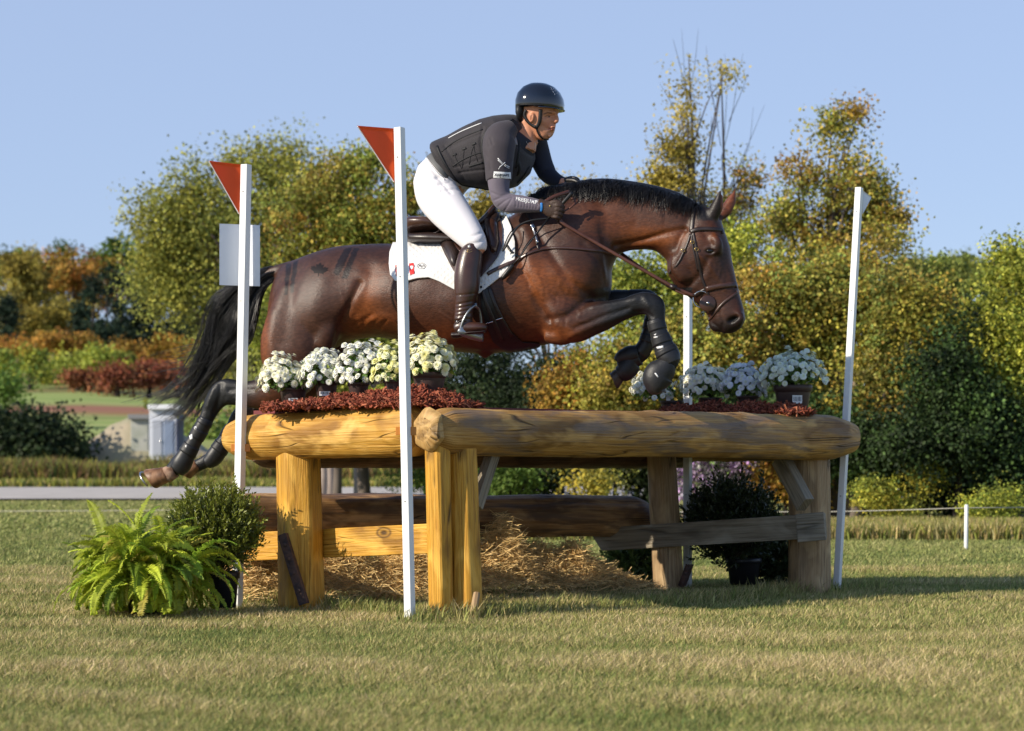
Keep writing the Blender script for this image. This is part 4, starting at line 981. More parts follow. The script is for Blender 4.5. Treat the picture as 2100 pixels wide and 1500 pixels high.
# whip held in the hand
wh = empty("riding_whip", H(1100, 480), "short black riding whip held across the horse's shoulder", "whip")
g = G(); g.tube([H(1173, 394, -.235), H(1171, 398, -.235), H(1148, 424, -.245), H(1125, 448, -.25)], [.006, .010, .009, .008], 12); g.build("grip", [blackm], wh)
g = G(); g.tube([H(1125, 448, -.25), H(1080, 506, -.27), H(1066, 528, -.29), H(1052, 543, -.30)], [.005, .004, .0035, .0035], 8); g.build("shaft", [blackm], wh)
g = G(); g.tube([H(1052, 543, -.30), H(1050, 546, -.30), H(1032, 569, -.31), H(1029, 573, -.31)], [.008, .012, .012, .008], 12); g.build("flapper", [blackm], wh)

# ------------------------------------------------------------------ leg boots
bootm = pm("black_neoprene", (.012, .012, .014), .5, .45, bump=.12, bscale=60); bootl = pm("black_boot_shell", (.015, .015, .017), .42, .45, var=.2, vscale=20, bump=.1, bscale=25)
def legboot(name, pts, label, straps, dzs, cat="leg boot"):
    r_ = empty(name, H(*pts[0][:3]), label, cat, "protective boots on the horse's legs"); g = G(); limb(g, pts, 22); g.build("shell", [bootl], r_)
    P = np.array([H(p[0], p[1], p[2]) for p in pts]); A = np.array([[p[3] * PX, p[4]] for p in pts]); Q = catmull(np.hstack([P, A]), 8)
    for a, b in straps:
        i, j = int(a * (len(Q) - 1)), int(b * (len(Q) - 1)); j = max(j, i + 2); q = Q[i:j + 1]
        q = np.vstack([q[:1], q, q[-1:]]); q = q.copy(); q[0, :3] -= (q[2, :3] - q[1, :3]) * .01; q[-1, :3] += (q[-2, :3] - q[-3, :3]) * .01
        ex = np.array([0, *([.003] * (len(q) - 2)), 0]); g = G(); g.tube(q[:, :3], q[:, 3] + ex, 22, q[:, 4] + ex, lat=(0, 1, 0)); g.build("strap", [bootm], r_)
    return r_
b1 = legboot("tendon_boot", [(1344, 656, -.16, 17, .038), (1352, 685, -.16, 18, .038), (1362, 712, -.16, 21, .040), (1372, 732, -.16, 23, .044), (1378, 746, -.16, 18, .040)], "black tendon boot with small white logo on the near front leg", [(.06, .2), (.3, .44), (.54, .66)], -.16)
legboot("tendon_boot", [(1338, 648, .16, 15, .036), (1333, 680, .16, 16, .036), (1326, 705, .16, 17, .038), (1312, 726, .16, 18, .040)], "black tendon boot in shade on the far front leg", [(.1, .3), (.45, .65)], .16)
b3 = legboot("tendon_boot", [(424, 858, -.16, 15, .034), (415, 875, -.16, 17, .038), (400, 902, -.16, 16.5, .036), (384, 930, -.16, 19, .039), (372, 952, -.16, 22, .043), (362, 964, -.16, 18, .038)], "shiny black tendon boot on the trailing near hind leg", [(.05, .16), (.26, .38), (.48, .60)], -.16)
legboot("tendon_boot", [(474, 876, .17, 14, .034), (464, 898, .17, 16, .036), (450, 922, .17, 19, .038), (437, 940, .17, 19, .040), (424, 950, .17, 14, .036)], "black tendon boot on the far hind leg behind the pole", [(.1, .26), (.4, .56)], .17)
def bell(pts, label):
    r_ = empty("bell_boot", H(*pts[1][:3]), label, "bell boot", "black rubber bell boots over the front hooves"); g = G(); limb(g, pts, 26); g.build("cup", [bootm], r_); return r_
bb = bell([(1372, 742, -.16, 17, .040), (1362, 756, -.16, 25, .052), (1352, 768, -.16, 30, .060), (1347, 782, -.16, 29, .062), (1346, 798, -.16, 20, .055), (1348, 808, -.16, 9, .04)], "black rubber bell boot with white tab over the lower near front hoof")
bell([(1312, 732, .16, 17, .040), (1298, 738, .16, 20, .045), (1288, 752, .16, 24, .052), (1280, 762, .16, 22, .054), (1270, 768, .16, 16, .048)], "black rubber bell boot over the folded far front hoof")
g = G(); limb(g, [(1310, 724, .15, 16, .040), (1292, 728, .15, 19, .046), (1276, 733, .15, 15, .040), (1266, 742, .15, 10, .03)]); 
rr_ = empty("fetlock_boot", H(1290, 730, .15), "rounded black fetlock boot above the folded far front hoof", "fetlock boot"); g.build("shell", [bootm], rr_)
logom = pm("white_print", (.75, .75, .75), .6)
lb = bvh_of(*[c for c in bpy.data.objects if c.parent == b1]); lb3 = bvh_of(*[c for c in bpy.data.objects if c.parent == b3])
def mark(polys, bv, parent, off=.0008, name="white_logo", mat=None):
    g = G()
    for po in polys:
        v, f = patch(po, bv, off, .0006, 3, k=1); g.add(v, f)
    o = g.build(name, [mat or logom], parent); recalc(o); return o
mark([[(1341, 687), (1346, 684), (1345, 689)], [(1340, 691), (1349, 690), (1349, 693), (1341, 693.5)]], lb, b1)
mark([[(1346, 712), (1360, 709), (1361, 714), (1348, 716)]], lb, b1)
lbb = bvh_of(*[c for c in bpy.data.objects if c.parent == bb]); mark([[(1342, 766), (1345, 765), (1351, 773), (1349, 775)]], lbb, bb, name="white_tab")
for q in ([(388, 894), (394, 890), (396, 900), (390, 903)], [(380, 914), (383, 913), (383, 918), (380, 918)], [(398, 876), (403, 874), (404, 880), (399, 881)]): mark([q], lb3, b3)
# ------------------------------------------------------------------ rider
rider = empty("person", H(960, 470), "rider in black vest, white breeches and dark helmet crouched forward over the saddle", "person")
skinm = pm("skin", srgb(205, 140, 108), .48, .4, var=.06, vscale=20, attr=True); 
RL = (.34, .94, 0)
TS = [((856, 405), (925, 420), .13), ((853, 375), (945, 398), .165), ((864, 342), (955, 385), .175), ((889, 316), (978, 380), .155), ((920, 291), (1012, 380), .145), ((955, 270), (1048, 370), .155), ((990, 253), (1074, 345), .17), ((1022, 243), (1090, 318), .165), ((1046, 243), (1096, 302), .11), ((1062, 248), (1103, 292), .058)]
TH = [(890, 372, -.09, 40, .085), (896, 398, -.13, 45, .09), (915, 425, -.19, 43, .088), (940, 455, -.25, 37, .080), (962, 482, -.30, 30, .068), (974, 500, -.325, 25, .060), (978, 518, -.33, 20, .052)]
SHIN = [(978, 500, -.33, 22, .05), (970, 525, -.34, 22, .05), (960, 560, -.355, 24, .054), (957, 592, -.365, 22, .05), (953, 626, -.37, 16, .038), (951, 652, -.375, 15, .036)]
ARM = [(1046, 264, -.12, 18, .055), (1028, 280, -.17, 30, .06), (1023, 302, -.20, 32, .062), (1023, 330, -.215, 28, .058), (1023, 360, -.225, 24, .052), (1024, 388, -.235, 21, .047), (1030, 410, -.24, 20, .045), (1048, 418, -.245, 19.5, .044), (1070, 419, -.245, 17.5, .040), (1092, 421, -.245, 15, .035), (1112, 424, -.243, 12, .029)]
ARMF = [(1085, 268, .10, 18, .055), (1095, 285, .15, 24, .055), (1103, 308, .18, 23, .052), (1112, 335, .18, 21, .047), (1122, 356, .17, 19, .042), (1140, 370, .13, 15, .036), (1158, 376, .08, 11, .028)]
def mir(P): return [(p[0], p[1], -p[2], p[3], p[4]) for p in P]
def sc(P, k): return [(p[0], p[1], p[2], p[3] * k, p[4] * k) for p in P]
# hands, gloved: palm plus four fingers and a thumb curled on the reins
def hand(g, x, y, dz, s=1., fl=1):
    limb(g, [(x - 24, y - 6, dz, 9 * s, .020), (x - 14, y - 2, dz - .004 * fl, 13 * s, .019), (x, y + 2, dz - .006 * fl, 15.5 * s, .018), (x + 9, y + 5, dz - .002 * fl, 13 * s, .015)], 16)
def fingers(g, x, y, dz, s=1., fl=1):
    for i, (yy, L, r_) in enumerate(((-9, 1., 4.3), (-1, 1.08, 4.4), (7.5, 1.0, 4.2), (15, .85, 3.6))):
        L *= s; limb(g, [(x + 2 - i * .8, y + yy * s, dz - .004 * fl, r_ * s, .0105), (x + 10 - i, y + (yy + 1) * s, dz - .010 * fl, r_ * s * 1.05, .0105), (x + (19 - 1.6 * i) * L, y + (yy + 3) * s, dz + .002 * fl, r_ * s, .010), (x + (21 - 2 * i) * L, y + (yy + 6) * s, dz + .018 * fl, r_ * s * .95, .0095), (x + (13 - i) * L, y + (yy + 9) * s, dz + .027 * fl, r_ * s * .9, .009)], 10)
    limb(g, [(x - 10, y - 10 * s, dz + .004, 5.5 * s, .012), (x + 2, y - 15 * s, dz - .004 * fl, 5 * s, .012), (x + 13, y - 14 * s, dz - .002, 4.4 * s, .011), (x + 20, y - 9 * s, dz + .004, 3.8 * s, .010)], 10)
# head
HL2 = (.40, .915, 0)
g = G()
HS = [((1112, 178), (1098, 178), .02), ((1134, 186), (1076, 188), .055), ((1144, 198), (1066, 203), .070), ((1147, 212), (1064, 220), .074), ((1145, 226), (1066, 236), .072), ((1141, 234), (1068, 246), .069), ((1139, 243), (1074, 254), .067), ((1138, 252), (1082, 262), .062),
      ((1137, 261), (1088, 270), .055), ((1135, 270), (1094, 277), .046), ((1131.5, 278), (1100, 284), .037), ((1123, 285), (1108, 288), .025)]
g.loft([ring(T, B, w_, lat=HL2, ex=2.25, n=28, egg=-.10) for T, B, w_ in HS])
limb(g, [(1081, 250, .0, 18, .052), (1084, 268, .0, 18, .052), (1082, 286, .0, 20, .058), (1076, 305, .0, 24, .08)])   # neck
limb(g, [(1139, 229, -.006, 4.0, .009), (1140.5, 238, -.010, 4.4, .009), (1142, 245, -.012, 4.8, .011), (1141, 249, -.012, 4.6, .014), (1137, 251, -.012, 4.0, .015)], 12)   # nose
limb(g, [(1130, 261.5, -.034, 1.6, .008), (1135.5, 261, -.014, 2.0, .014), (1136, 261, .010, 2.0, .010)], 10)
limb(g, [(1130, 266, -.028, 1.6, .008), (1134, 266, -.013, 2.2, .012), (1134, 266.5, .010, 2.0, .010)], 10)
limb(g, [(1124, 279, -.012, 6, .016), (1128, 278, -.008, 5.5, .016)], 12)
limb(g, [(1118, 231.5, -.052, 2.6, .008), (1130, 230.5, -.044, 3.2, .009), (1139, 231, -.022, 3, .01)], 10)
limb(g, [(1088, 234, -.076, 4, .006), (1091, 238, -.080, 5.5, .006), (1090, 246, -.076, 4.5, .006), (1088, 251, -.070, 3, .005)], 10)
g.loft([ring(T, B, w_ * .88, lat=RL, n=28) for T, B, w_ in TS])
for P in (sc(TH, .86), mir(sc(TH, .86)), sc(SHIN, .8), mir(sc(SHIN, .8)), sc(ARM, .86), sc(ARMF, .86)): limb(g, P, 16)
hand(g, 1132, 428, -.238, .85); fingers(g, 1132, 428, -.238, .85); hand(g, 1172, 378, .06, .8, -1); fingers(g, 1170, 380, .055, .8, -1)
for s_ in (-1, 1): limb(g, [(948, 662, s_ * .375, 11, .03), (965, 672, s_ * .375, 10, .03), (984, 676, s_ * .372, 8, .028)])
rb = g.build("body", [skinm], rider); fuse(rb, .0042, 5, .5)
V = getv(rb); Nn = getn(rb); px, py = topx(V); dz = V[:, 1] - HYc(px); hd = (py < 292) & (px > 1095)
nearh = hd & (Nn[:, 1] < .3)
stroke([(1118, 240), (1125, 238.5), (1133, 240)], 3.6, -.007, hd); stroke([(1119, 243.5), (1126, 244.5), (1132, 243)], 1.6, .002, hd)
stroke([(1138, 239), (1136, 237)], 2.5, -.003, hd); stroke([(1125, 264.5), (1132, 264), (1138, 263.6)], 1.2, -.004, hd); stroke([(1132, 252), (1127, 258), (1123, 265)], 2, -.0026, hd)
stroke([(1100, 262), (1108, 276), (1120, 284)], 4, .003, hd); stroke([(1131, 272), (1126, 273)], 2.2, -.003, hd); stroke([(1112, 258), (1120, 264)], 6, -.005, hd)
stroke([(1090, 238), (1089, 246)], 1.8, -.005, (px < 1097) & (py < 256)); setv(rb, V)
C = np.tile(np.array(srgb(200, 138, 106)), (len(V), 1)); 
def blend2(c, k): 
    global C
    C = C * (1 - k[:, None]) + np.array(c) * k[:, None]
blend2(srgb(196, 104, 82), .35 * blob(1124, 255, 10, 8) + .25 * blob(1146, 250, 5, 5)); blend2(srgb(150, 62, 58), .85 * np.exp(-((dpoly(px, py, [(1126, 264.5), (1132, 263.5), (1138, 262.5), (1136, 266.5), (1130, 266.5)])) / 1.5) ** 2) * hd)
blend2(srgb(60, 38, 28), .9 * np.exp(-(dpoly(px, py, [(1116, 234), (1123, 231.5), (1131, 232.5)]) / 1.4) ** 2) * hd * (dz < .0)); blend2(srgb(45, 28, 24), .8 * np.exp(-(dpoly(px, py, [(1118, 239.3), (1124, 237.3), (1130, 238.8)]) / 1.0) ** 2) * hd)  # eyebrow colour, then upper-lid shading painted into the skin
blend2(srgb(110, 60, 50), .6 * np.exp(-(dpoly(px, py, [(1138, 254), (1141, 254)]) / 1.1) ** 2) * hd)
setcol(rb, C)
rbv = bvh_of(rb)
for (x, y) in ((1125, 240.2), ):
    g = G(); p, n_ = surf(x, y, rbv, -.0048); bm = bmesh.new(); bmesh.ops.create_uvsphere(bm, u_segments=14, v_segments=9, radius=.0075)
    g.add([np.array(v.co) * (.95, 1, .45) + p for v in bm.verts], [tuple(q.index for q in f.verts) for f in bm.faces]); bm.free(); g.build("eye", [pm("eye_white", srgb(150, 132, 122), .2)], rider)
    g = G(); q, n2 = surf(x + .8, y, rbv, .0015); g.tube([q, q + n2 * .0012], .0034, 12); g.build("iris", [pm("brown_iris", (.02, .012, .008), .1, coat=1)], rider)
# breeches
brm = pm("white_breeches", (.72, .69, .71), .7, .3, bump=.35, bscale=7, bstretch=(1, 1, 1))
g = G(); g.loft([ring(T, B, w_, lat=RL, n=30) for T, B, w_ in [((862, 412), (915, 425), .10)] + TS[:4] + [((900, 308), (990, 378), .14)]]); limb(g, TH, 24); limb(g, mir(TH), 20)
bre = g.build("breeches", [brm], rider); fuse(bre, .007, 14, .6)
V = getv(bre); Nn = getn(bre); px, py = topx(V); dz = V[:, 1] - HYc(px)
m_ = dz < .02
stroke([(885, 345), (905, 372), (925, 396)], 3.0, -.005, m_); stroke([(895, 365), (918, 362), (942, 375)], 3, -.008, m_); stroke([(900, 378), (922, 374), (944, 384)], 3, -.007, m_); stroke([(905, 392), (930, 388), (948, 392)], 2.8, -.006, m_)
stroke([(910, 352), (925, 366), (945, 376)], 2.6, -.007, m_); stroke([(882, 380), (905, 386)], 3, -.002, m_); stroke([(905, 420), (945, 470), (965, 500)], 2, .0012, m_)
stroke([(950, 488), (972, 484), (996, 474)], 3, -.004, m_); stroke([(960, 502), (980, 498), (998, 490)], 3, -.005, m_)
setv(bre, V)
# riding boots
for s_ in (-1, 1):
    g = G(); BP = [(969, 500, -.335, 9, .03), (968, 508, -.34, 17, .052), (966, 520, -.342, 24, .060), (959, 557, -.36, 26.5, .064), (957, 590, -.37, 25.5, .060), (953, 622, -.375, 20, .050), (951, 645, -.378, 19, .046), (949, 660, -.38, 19, .045)]
    BP = [(a, b, c * -s_, d, e) for a, b, c, d, e in BP]
    limb(g, BP, 24); D = .38 * s_
    limb(g, [(934, 676, D, 11, .034), (945, 672, D, 16, .040), (962, 673, D * 1.0, 13.5, .042), (980, 672, D * .99, 10.5, .042), (993, 673, D * .97, 9, .036), (999, 674, D * .96, 6, .026)], 20)
    rbt = g.build("riding_boot", [leather], rider); fuse(rbt, .005, 8, .5)
    V = getv(rbt); Nn = getn(rbt); px, py = topx(V); dz = V[:, 1] - HYc(px)
    for yy in (622, 630, 638, 646): stroke([(936, yy + 3), (952, yy), (972, yy - 4)], 2.0, -.0035)
    stroke([(934, 606), (960, 604), (976, 602)], 1.5, -.002); stroke([(934, 660), (952, 654), (968, 656)], 2.2, -.003)
    setv(rbt, V)
    g = G(); limb(g, [(928, 688, D, 6, .032), (944, 687, D, 6, .034), (962, 683, D, 4, .038), (980, 682, D * .98, 3.5, .042), (996, 680, D * .965, 3, .036)], 14); g.build("boot_sole", [leatherd], rider)
    if s_ < 0:
        bt = bvh_of(rbt); mark([[(959, 504), (964, 502), (965, 508), (960, 509)]], bt, rider, name="boot_badge", mat=pm("silver_badge", (.7, .68, .62), .3, metal=.6))
        g = G(); strap(g, [(958, 512), (963, 514), (968, 511)], bt, .002, .001, .001, 3); strap(g, [(957, 516), (963, 518), (969, 515)], bt, .002, .001, .001, 3); g.build("boot_stitching", [brass], rider)
        g = G(); strap(g, [(929, 668), (936, 664), (944, 658), (952, 656)], bt, .009, .004, .003, 3); g.build("spur_strap", [leatherd], rider)
        g = G(); p, n_ = surf(938, 660, bt, .006); g.tube([p, p + n_ * .003], .004, 10); g.build("spur_button", [steel], rider)
# shirt: dark short sleeved top over a lighter long sleeve
topm = pm("charcoal_shirt", (.046, .038, .046), .75, .3, var=.1, vscale=10, sheen=.15); slm = pm("grey_base_layer_sleeve", (.125, .105, .135), .7, .3, var=.06, vscale=12, sheen=.15)
navy = pm("navy_shirt", (.020, .022, .036), .7, .3)
def folds(o, lines, amp=-.004, wd=2.6):
    global V, Nn, px, py, dz
    V = getv(o); Nn = getn(o); px, py = topx(V); dz = V[:, 1] - HYc(px)
    for l in lines: stroke(l, wd, amp, dz < .3)
    V += Nn * (vnoise(V, 22, 4, 2) * .0014)[:, None]
    setv(o, V)
g = G(); limb(g, [(ARM[3][0], ARM[3][1] + 14, ARM[3][2], 27, .054)] + ARM[4:], 24); us = g.build("under_sleeve", [slm], rider); fuse(us, .0048, 6, .5)
folds(us, [[(1008, 395), (1025, 402), (1046, 398)], [(1012, 412), (1030, 404), (1048, 402)], [(1020, 425), (1036, 412), (1050, 404)], [(1035, 432), (1044, 418), (1052, 404)]] + [[(1056 + i * 6, 403 + i * .9), (1059 + i * 6, 414 + i), (1058 + i * 6, 424 + i * .6)] for i in range(8)], -.0032, 1.8)
g = G(); limb(g, sc(ARM[:4], 1.06) + [(1023, 352, -.222, 27.5, .058), (1023, 371, -.228, 26, .056)], 26); sl_ = g.build("sleeve", [topm], rider); fuse(sl_, .0048, 6, .5)
folds(sl_, [[(1000, 290), (1004, 300)], [(1006, 284), (1010, 296)], [(992, 310), (1004, 330), (1006, 350)], [(1046, 330), (1038, 345)], [(1048, 350), (1036, 362)]], -.003)
g = G(); limb(g, sc(ARMF[:5], 1.03), 22); limb(g, ARMF[3:], 22); g.build("far_sleeve", [navy], rider)
g = G(); g.loft([ring(T, B, w_ * .98, lat=RL, n=30) for T, B, w_ in TS[3:9]] + [ring((1062, 262), (1100, 296), .085, lat=RL, n=30)]); g.build("shirt", [navy], rider)
# body protector vest
vm = pm("charcoal_vest", (.026, .022, .026), .72, .35, var=.12, vscale=14, bump=.18, bscale=160, sheen=.1); vb = pm("black_vest_binding", (.007, .007, .009), .6, .4)
g = G()
VS = [((893, 296), (930, 372), .150), ((897, 293), (952, 383), .178), ((922, 281), (1016, 392), .176), ((955, 264), (1054, 381), .182), ((990, 247), (1079, 356), .182), ((1018, 239), (1090, 325), .165), ((1042, 236), (1086, 300), .125), ((1058, 236), (1082, 283), .085), ((1066, 240), (1080, 270), .07)]
g.loft([ring(T, B, w_, lat=RL, n=44, ex=2.5) for T, B, w_ in VS]); vest = g.build("vest", [vm], rider); fuse(vest, .006, 9, .5)
V = getv(vest); Nn = getn(vest); px, py = topx(V); dz = V[:, 1] - HYc(px); m_ = dz < .05
stroke([(990, 262), (985, 290), (992, 330), (1000, 372)], 3, -.004, m_); stroke([(905, 318), (930, 345), (990, 325)], 2.2, -.003, m_); stroke([(925, 300), (960, 285), (985, 275)], 2.4, -.0035, m_)
stroke([(942, 355), (975, 350), (1000, 348)], 2.4, -.005, m_); stroke([(912, 300), (930, 330), (955, 372)], 3, -.003, m_); V += Nn * (vnoise(V, 16, 2, 2) * .002)[:, None]; setv(vest, V)
vbv = bvh_of(vest)
def piping(name, pts, w_=.008, th=.006, mat=None, off=.001):
    g = G(); strap(g, pts, vbv, w_, th, off, 5); return g.build(name, [mat or vb], rider)
piping("vest_binding", [(1052, 246), (1036, 256), (1012, 262), (994, 275), (988, 300), (992, 325), (1000, 352), (1003, 376)], .014, .010)
piping("vest_binding", [(1050, 248), (1058, 262), (1064, 285), (1064, 310), (1058, 345)], .013, .010)
piping("vest_hem", [(896, 300), (905, 322), (920, 348), (940, 374), (965, 388), (1000, 390), (1030, 388)], .014, .008)
piping("vest_seam", [(905, 312), (930, 292), (960, 277), (990, 266)], .006, .004)
piping("vest_seam", [(928, 342), (945, 330), (970, 318), (992, 312)], .006, .004)
for i, po in enumerate(([(932, 318), (938, 332), (947, 346)], [(952, 306), (950, 322), (948, 344)], [(972, 298), (966, 316), (962, 338)], [(972, 298), (974, 315), (980, 332)])):
    piping("lacing_cord", po, .003, .003)
for x, y in ((932, 318), (952, 306), (972, 296)): piping("lacing_tab", [(x - 4, y + 1), (x + 4, y - 2)], .011, .004)
piping("buckle_strap", [(962, 342), (975, 338), (990, 334)], .010, .004)
piping("wrinkled_lining", [(1036, 260), (1046, 268), (1054, 282), (1058, 298)], .020, .006, pm("silver_grey_lining", (.22, .21, .23), .35, .5, bump=.6, bscale=120), .004)
g = G(); 
for s_ in (1,): g.loft([ring((1040, 345), (1076, 372), .03, -.12, lat=RL), ring((1052, 352), (1086, 376), .03, -.10, lat=RL)])
piping("front_buckle", [(1062, 330), (1066, 345), (1062, 360)], .02, .006, vb)
piping("front_strap", [(1060, 375), (1072, 362), (1080, 350), (1085, 342)], .010, .006, vb, .004)
# white back stripe, belt
piping("white_stripe", [(920, 284), (940, 273), (965, 262), (988, 253)], .006, .003, logom, .002)
bv_ = bvh_of(bre); beltm = pm("grey_elastic_belt", (.11, .11, .11), .6)
g = G(); strap(g, [(879, 318), (889, 331), (903, 348), (918, 364)], bv_, .034, .006, .003); g.build("belt", [beltm], rider)
g = G(); strap(g, [(885, 312), (896, 325), (911, 342), (925, 358)], bv_, .006, .007, .003); strap(g, [(873, 324), (883, 338), (897, 355), (911, 370)], bv_, .005, .007, .003); g.build("belt_loop", [whp], rider)
# glove, five fingers round the rein
glm = pm("brown_glove", (.050, .028, .020), .6, .35, var=.2, vscale=30, bump=.25, bscale=140)
g = G(); limb(g, [(1104, 421, -.243, 14, .030), (1112, 423, -.243, 13, .029), (1120, 426, -.243, 14, .026), (1132, 430, -.245, 17, .022), (1142, 433, -.244, 15, .019)], 18); fingers(g, 1134, 430, -.246, 1.0)
gl = g.build("glove", [glm], rider); fuse(gl, .0034, 3, .4)
glb = bvh_of(gl); g = G(); p, n_ = surf(1128, 423, glb, 0); g.tube([p, p + n_ * .004], .004, 10); g.build("glove_button", [brass], rider)
g = G(); strap(g, [(1110, 417), (1111, 425), (1110, 434)], bvh_of(us, gl), .012, .002, .003, 3); g.build("wrist_band", [pm("blue_band", (.03, .20, .55), .5)], rider)
g = G(); limb(g, [(1150, 374, .10, 11, .028), (1162, 377, .07, 12, .026), (1174, 380, .055, 12, .022)], 14); fingers(g, 1168, 378, .05, .85, -1); limb(g, [(1163, 370, .0, 5, .012), (1178, 371, -.02, 5, .012), (1188, 376, -.03, 4, .01)]); g2 = g.build("glove", [blackm], rider); fuse(g2, .0038, 3, .4)
# helmet
helm = pm("glossy_navy_helmet", (.006, .007, .012), .10, .5, coat=1, coatr=.03); hmat = pm("matte_black_harness", (.008, .008, .009), .55, .4)
g = G(); HLs = [((1110, 170.5), (1100, 170.5), .012), ((1124, 172.5), (1087, 173), .045), ((1137, 179), (1074, 181), .076), ((1147, 190), (1064, 194), .098), ((1153, 203), (1060, 209), .108), ((1154.5, 214), (1060, 219), .110), ((1153.5, 222.5), (1061, 221), .108), ((1152, 226), (1062, 222.5), .104)]
g.loft([ring(T, B, w_, lat=HL2, n=40, ex=2.15) for T, B, w_ in HLs]); 
hs = g.build("helmet", [helm], rider)
g = G(); rings = []
n_ = 30
vis = []
for k in range(n_ + 1):
    a = -1.25 + 2.5 * k / n_; c = H(1106, 222, 0); L2 = np.array(HL2) / np.linalg.norm(HL2); fx = np.array([.915, -.40, -.035])
    e_in = c + fx * math.cos(a) * .112 + L2 * math.sin(a) * .106 + [0, 0, -.008]; wv = .022 * max(0, math.cos(a * 1.2)); e_out = c + fx * (math.cos(a) * .116 + wv) + L2 * math.sin(a) * .108 + [0, 0, -.012 - .004 * math.cos(a)]
    vis.append([e_in + [0, 0, .004], e_out + [0, 0, .0035], e_out, e_in])
g.loft(vis); g.build("visor", [helm], rider)
g = G(); g.loft([ring(T, B, w_, lat=HL2, n=40, ex=2.15) for T, B, w_ in [((1152, 221), (1061.5, 218.5), .1095), ((1151.5, 223.5), (1062, 221), .1095)]]); g.build("rim_trim", [vb], rider)
g = G(); g.loft([ring(T, B, w_, lat=HL2, n=30) for T, B, w_ in [((1090, 222), (1061.5, 220), .080), ((1087, 236), (1062, 235), .078), ((1080, 247), (1066, 246), .066), ((1076, 253), (1071, 252), .05)]]); g.build("harness_cup", [hmat], rider)
hv = bvh_of(rb, hs)
g = G(); strap(g, [(1080, 226), (1076, 236), (1082, 248), (1092, 257), (1100, 261)], rbv, .016, .010, .006, 4); strap(g, [(1109, 225), (1108, 238), (1106, 252), (1100, 262)], rbv, .020, .010, .006, 4); g.build("ear_harness", [hmat], rider)
g = G(); strap(g, [(1100, 258), (1102, 268), (1107, 278), (1115, 285), (1124, 286)], rbv, .011, .005, .003, 4); g.build("chin_strap", [vb], rider)
hsb = bvh_of(hs); g = G()
for i in range(11):
    a = i / 10; 
    for dx, dy in ((0, 0), (4.5, -1)):
        if (i + int(dx)) % 3 == 1: continue
        p, n2 = surf(1130 + 10 * a + dx + 2 * math.sin(i * 2), 180 + 16 * a + dy, hsb, 0); g.tube([p, p + n2 * .0015], .0018, 6)
g.build("crystal_trim", [pm("crystal", (.8, .8, .85), .1, metal=.7)], rider)
# necklace
g = G(); sb = bvh_of(rb, *[c for c in bpy.data.objects if c.parent == rider and c.name.startswith('shirt')])
strap(g, [(1078, 290), (1085, 303), (1093, 316)], sb, .0016, .0016, .003, 4); strap(g, [(1096, 292), (1096, 305), (1094, 316)], sb, .0016, .0016, .003, 4)
P0, n2 = surf(1094, 321, sb, .006); g.tube([P0 + np.array([math.cos(a) * .007, -.002, math.sin(a) * .009]) for a in np.linspace(0, 6.283, 17)], .0018, 6); g.build("necklace", [steel], rider)
# printing on the sleeve: white winged emblem, white name patch, vertical forearm lettering
slb = bvh_of(sl_); usb = bvh_of(us)
def barpoly(a, b, w0, w1):
    a = np.array(a, float); b = np.array(b, float); d = (b - a) / np.linalg.norm(b - a); n2 = np.array([-d[1], d[0]])
    return [tuple(a - n2 * w0), tuple(b - n2 * w1), tuple(b + n2 * w1), tuple(a + n2 * w0)]
mark([barpoly((1021, 325), (1032, 337), 1.0, .5), barpoly((1021, 328.5), (1031, 338.5), .6, .4), barpoly((1035, 338), (1045, 343), .4, .8), barpoly((1034, 340), (1044, 346), .3, .7), barpoly((1036, 333.5), (1031, 338), .9, 1.0), barpoly((1031, 338), (1025, 343), .9, .7), barpoly((1025, 343), (1022, 348), .7, .3)], slb, rider, name="sleeve_emblem")
patch_obj("name_patch", [(1013, 352), (1047, 354), (1047.5, 367), (1011.5, 364.5)], slb, .001, .0012, logom, rider, step=3)
def text_on(txt, x0, y0, h, dx, dy, bv, mat, parent, off, name, bold=.02):
    """lettering laid over a surface: baseline start x0,y0 (px), glyph height h px, baseline direction dx,dy"""
    cu = bpy.data.curves.new(name, 'FONT'); cu.body = txt; cu.size = 1.0; cu.offset = bold; cu.resolution_u = 2; o = bpy.data.objects.new(name, cu); COL.objects.link(o)
    dg = bpy.context.evaluated_depsgraph_get(); me = bpy.data.meshes.new_from_object(o.evaluated_get(dg)); bpy.data.objects.remove(o)
    n2 = (dy, -dx); k = h / .72; vs = []
    for v in me.vertices:
        X, Yy = v.co.x * k, v.co.y * k; p, _ = surf(x0 + dx * X + n2[0] * Yy, y0 + dy * X + n2[1] * Yy, bv, off); vs.append(p)
    g = G(); g.add(vs, [tuple(p.vertices) for p in me.polygons]); return g.build(name, [mat], parent, smooth=False)
pbv = bvh_of(sl_, *[c for c in bpy.data.objects if c.name.startswith('name_patch')])
text_on("XAIRSAFE", 1014, 361.0, 5.0, .998, .05, pbv, vb, rider, .0014, "patch_lettering", .03)
text_on("FREEJUMP", 1057, 411.5, 7.5, .985, .17, usb, logom, rider, .0015, "sleeve_lettering", .008)
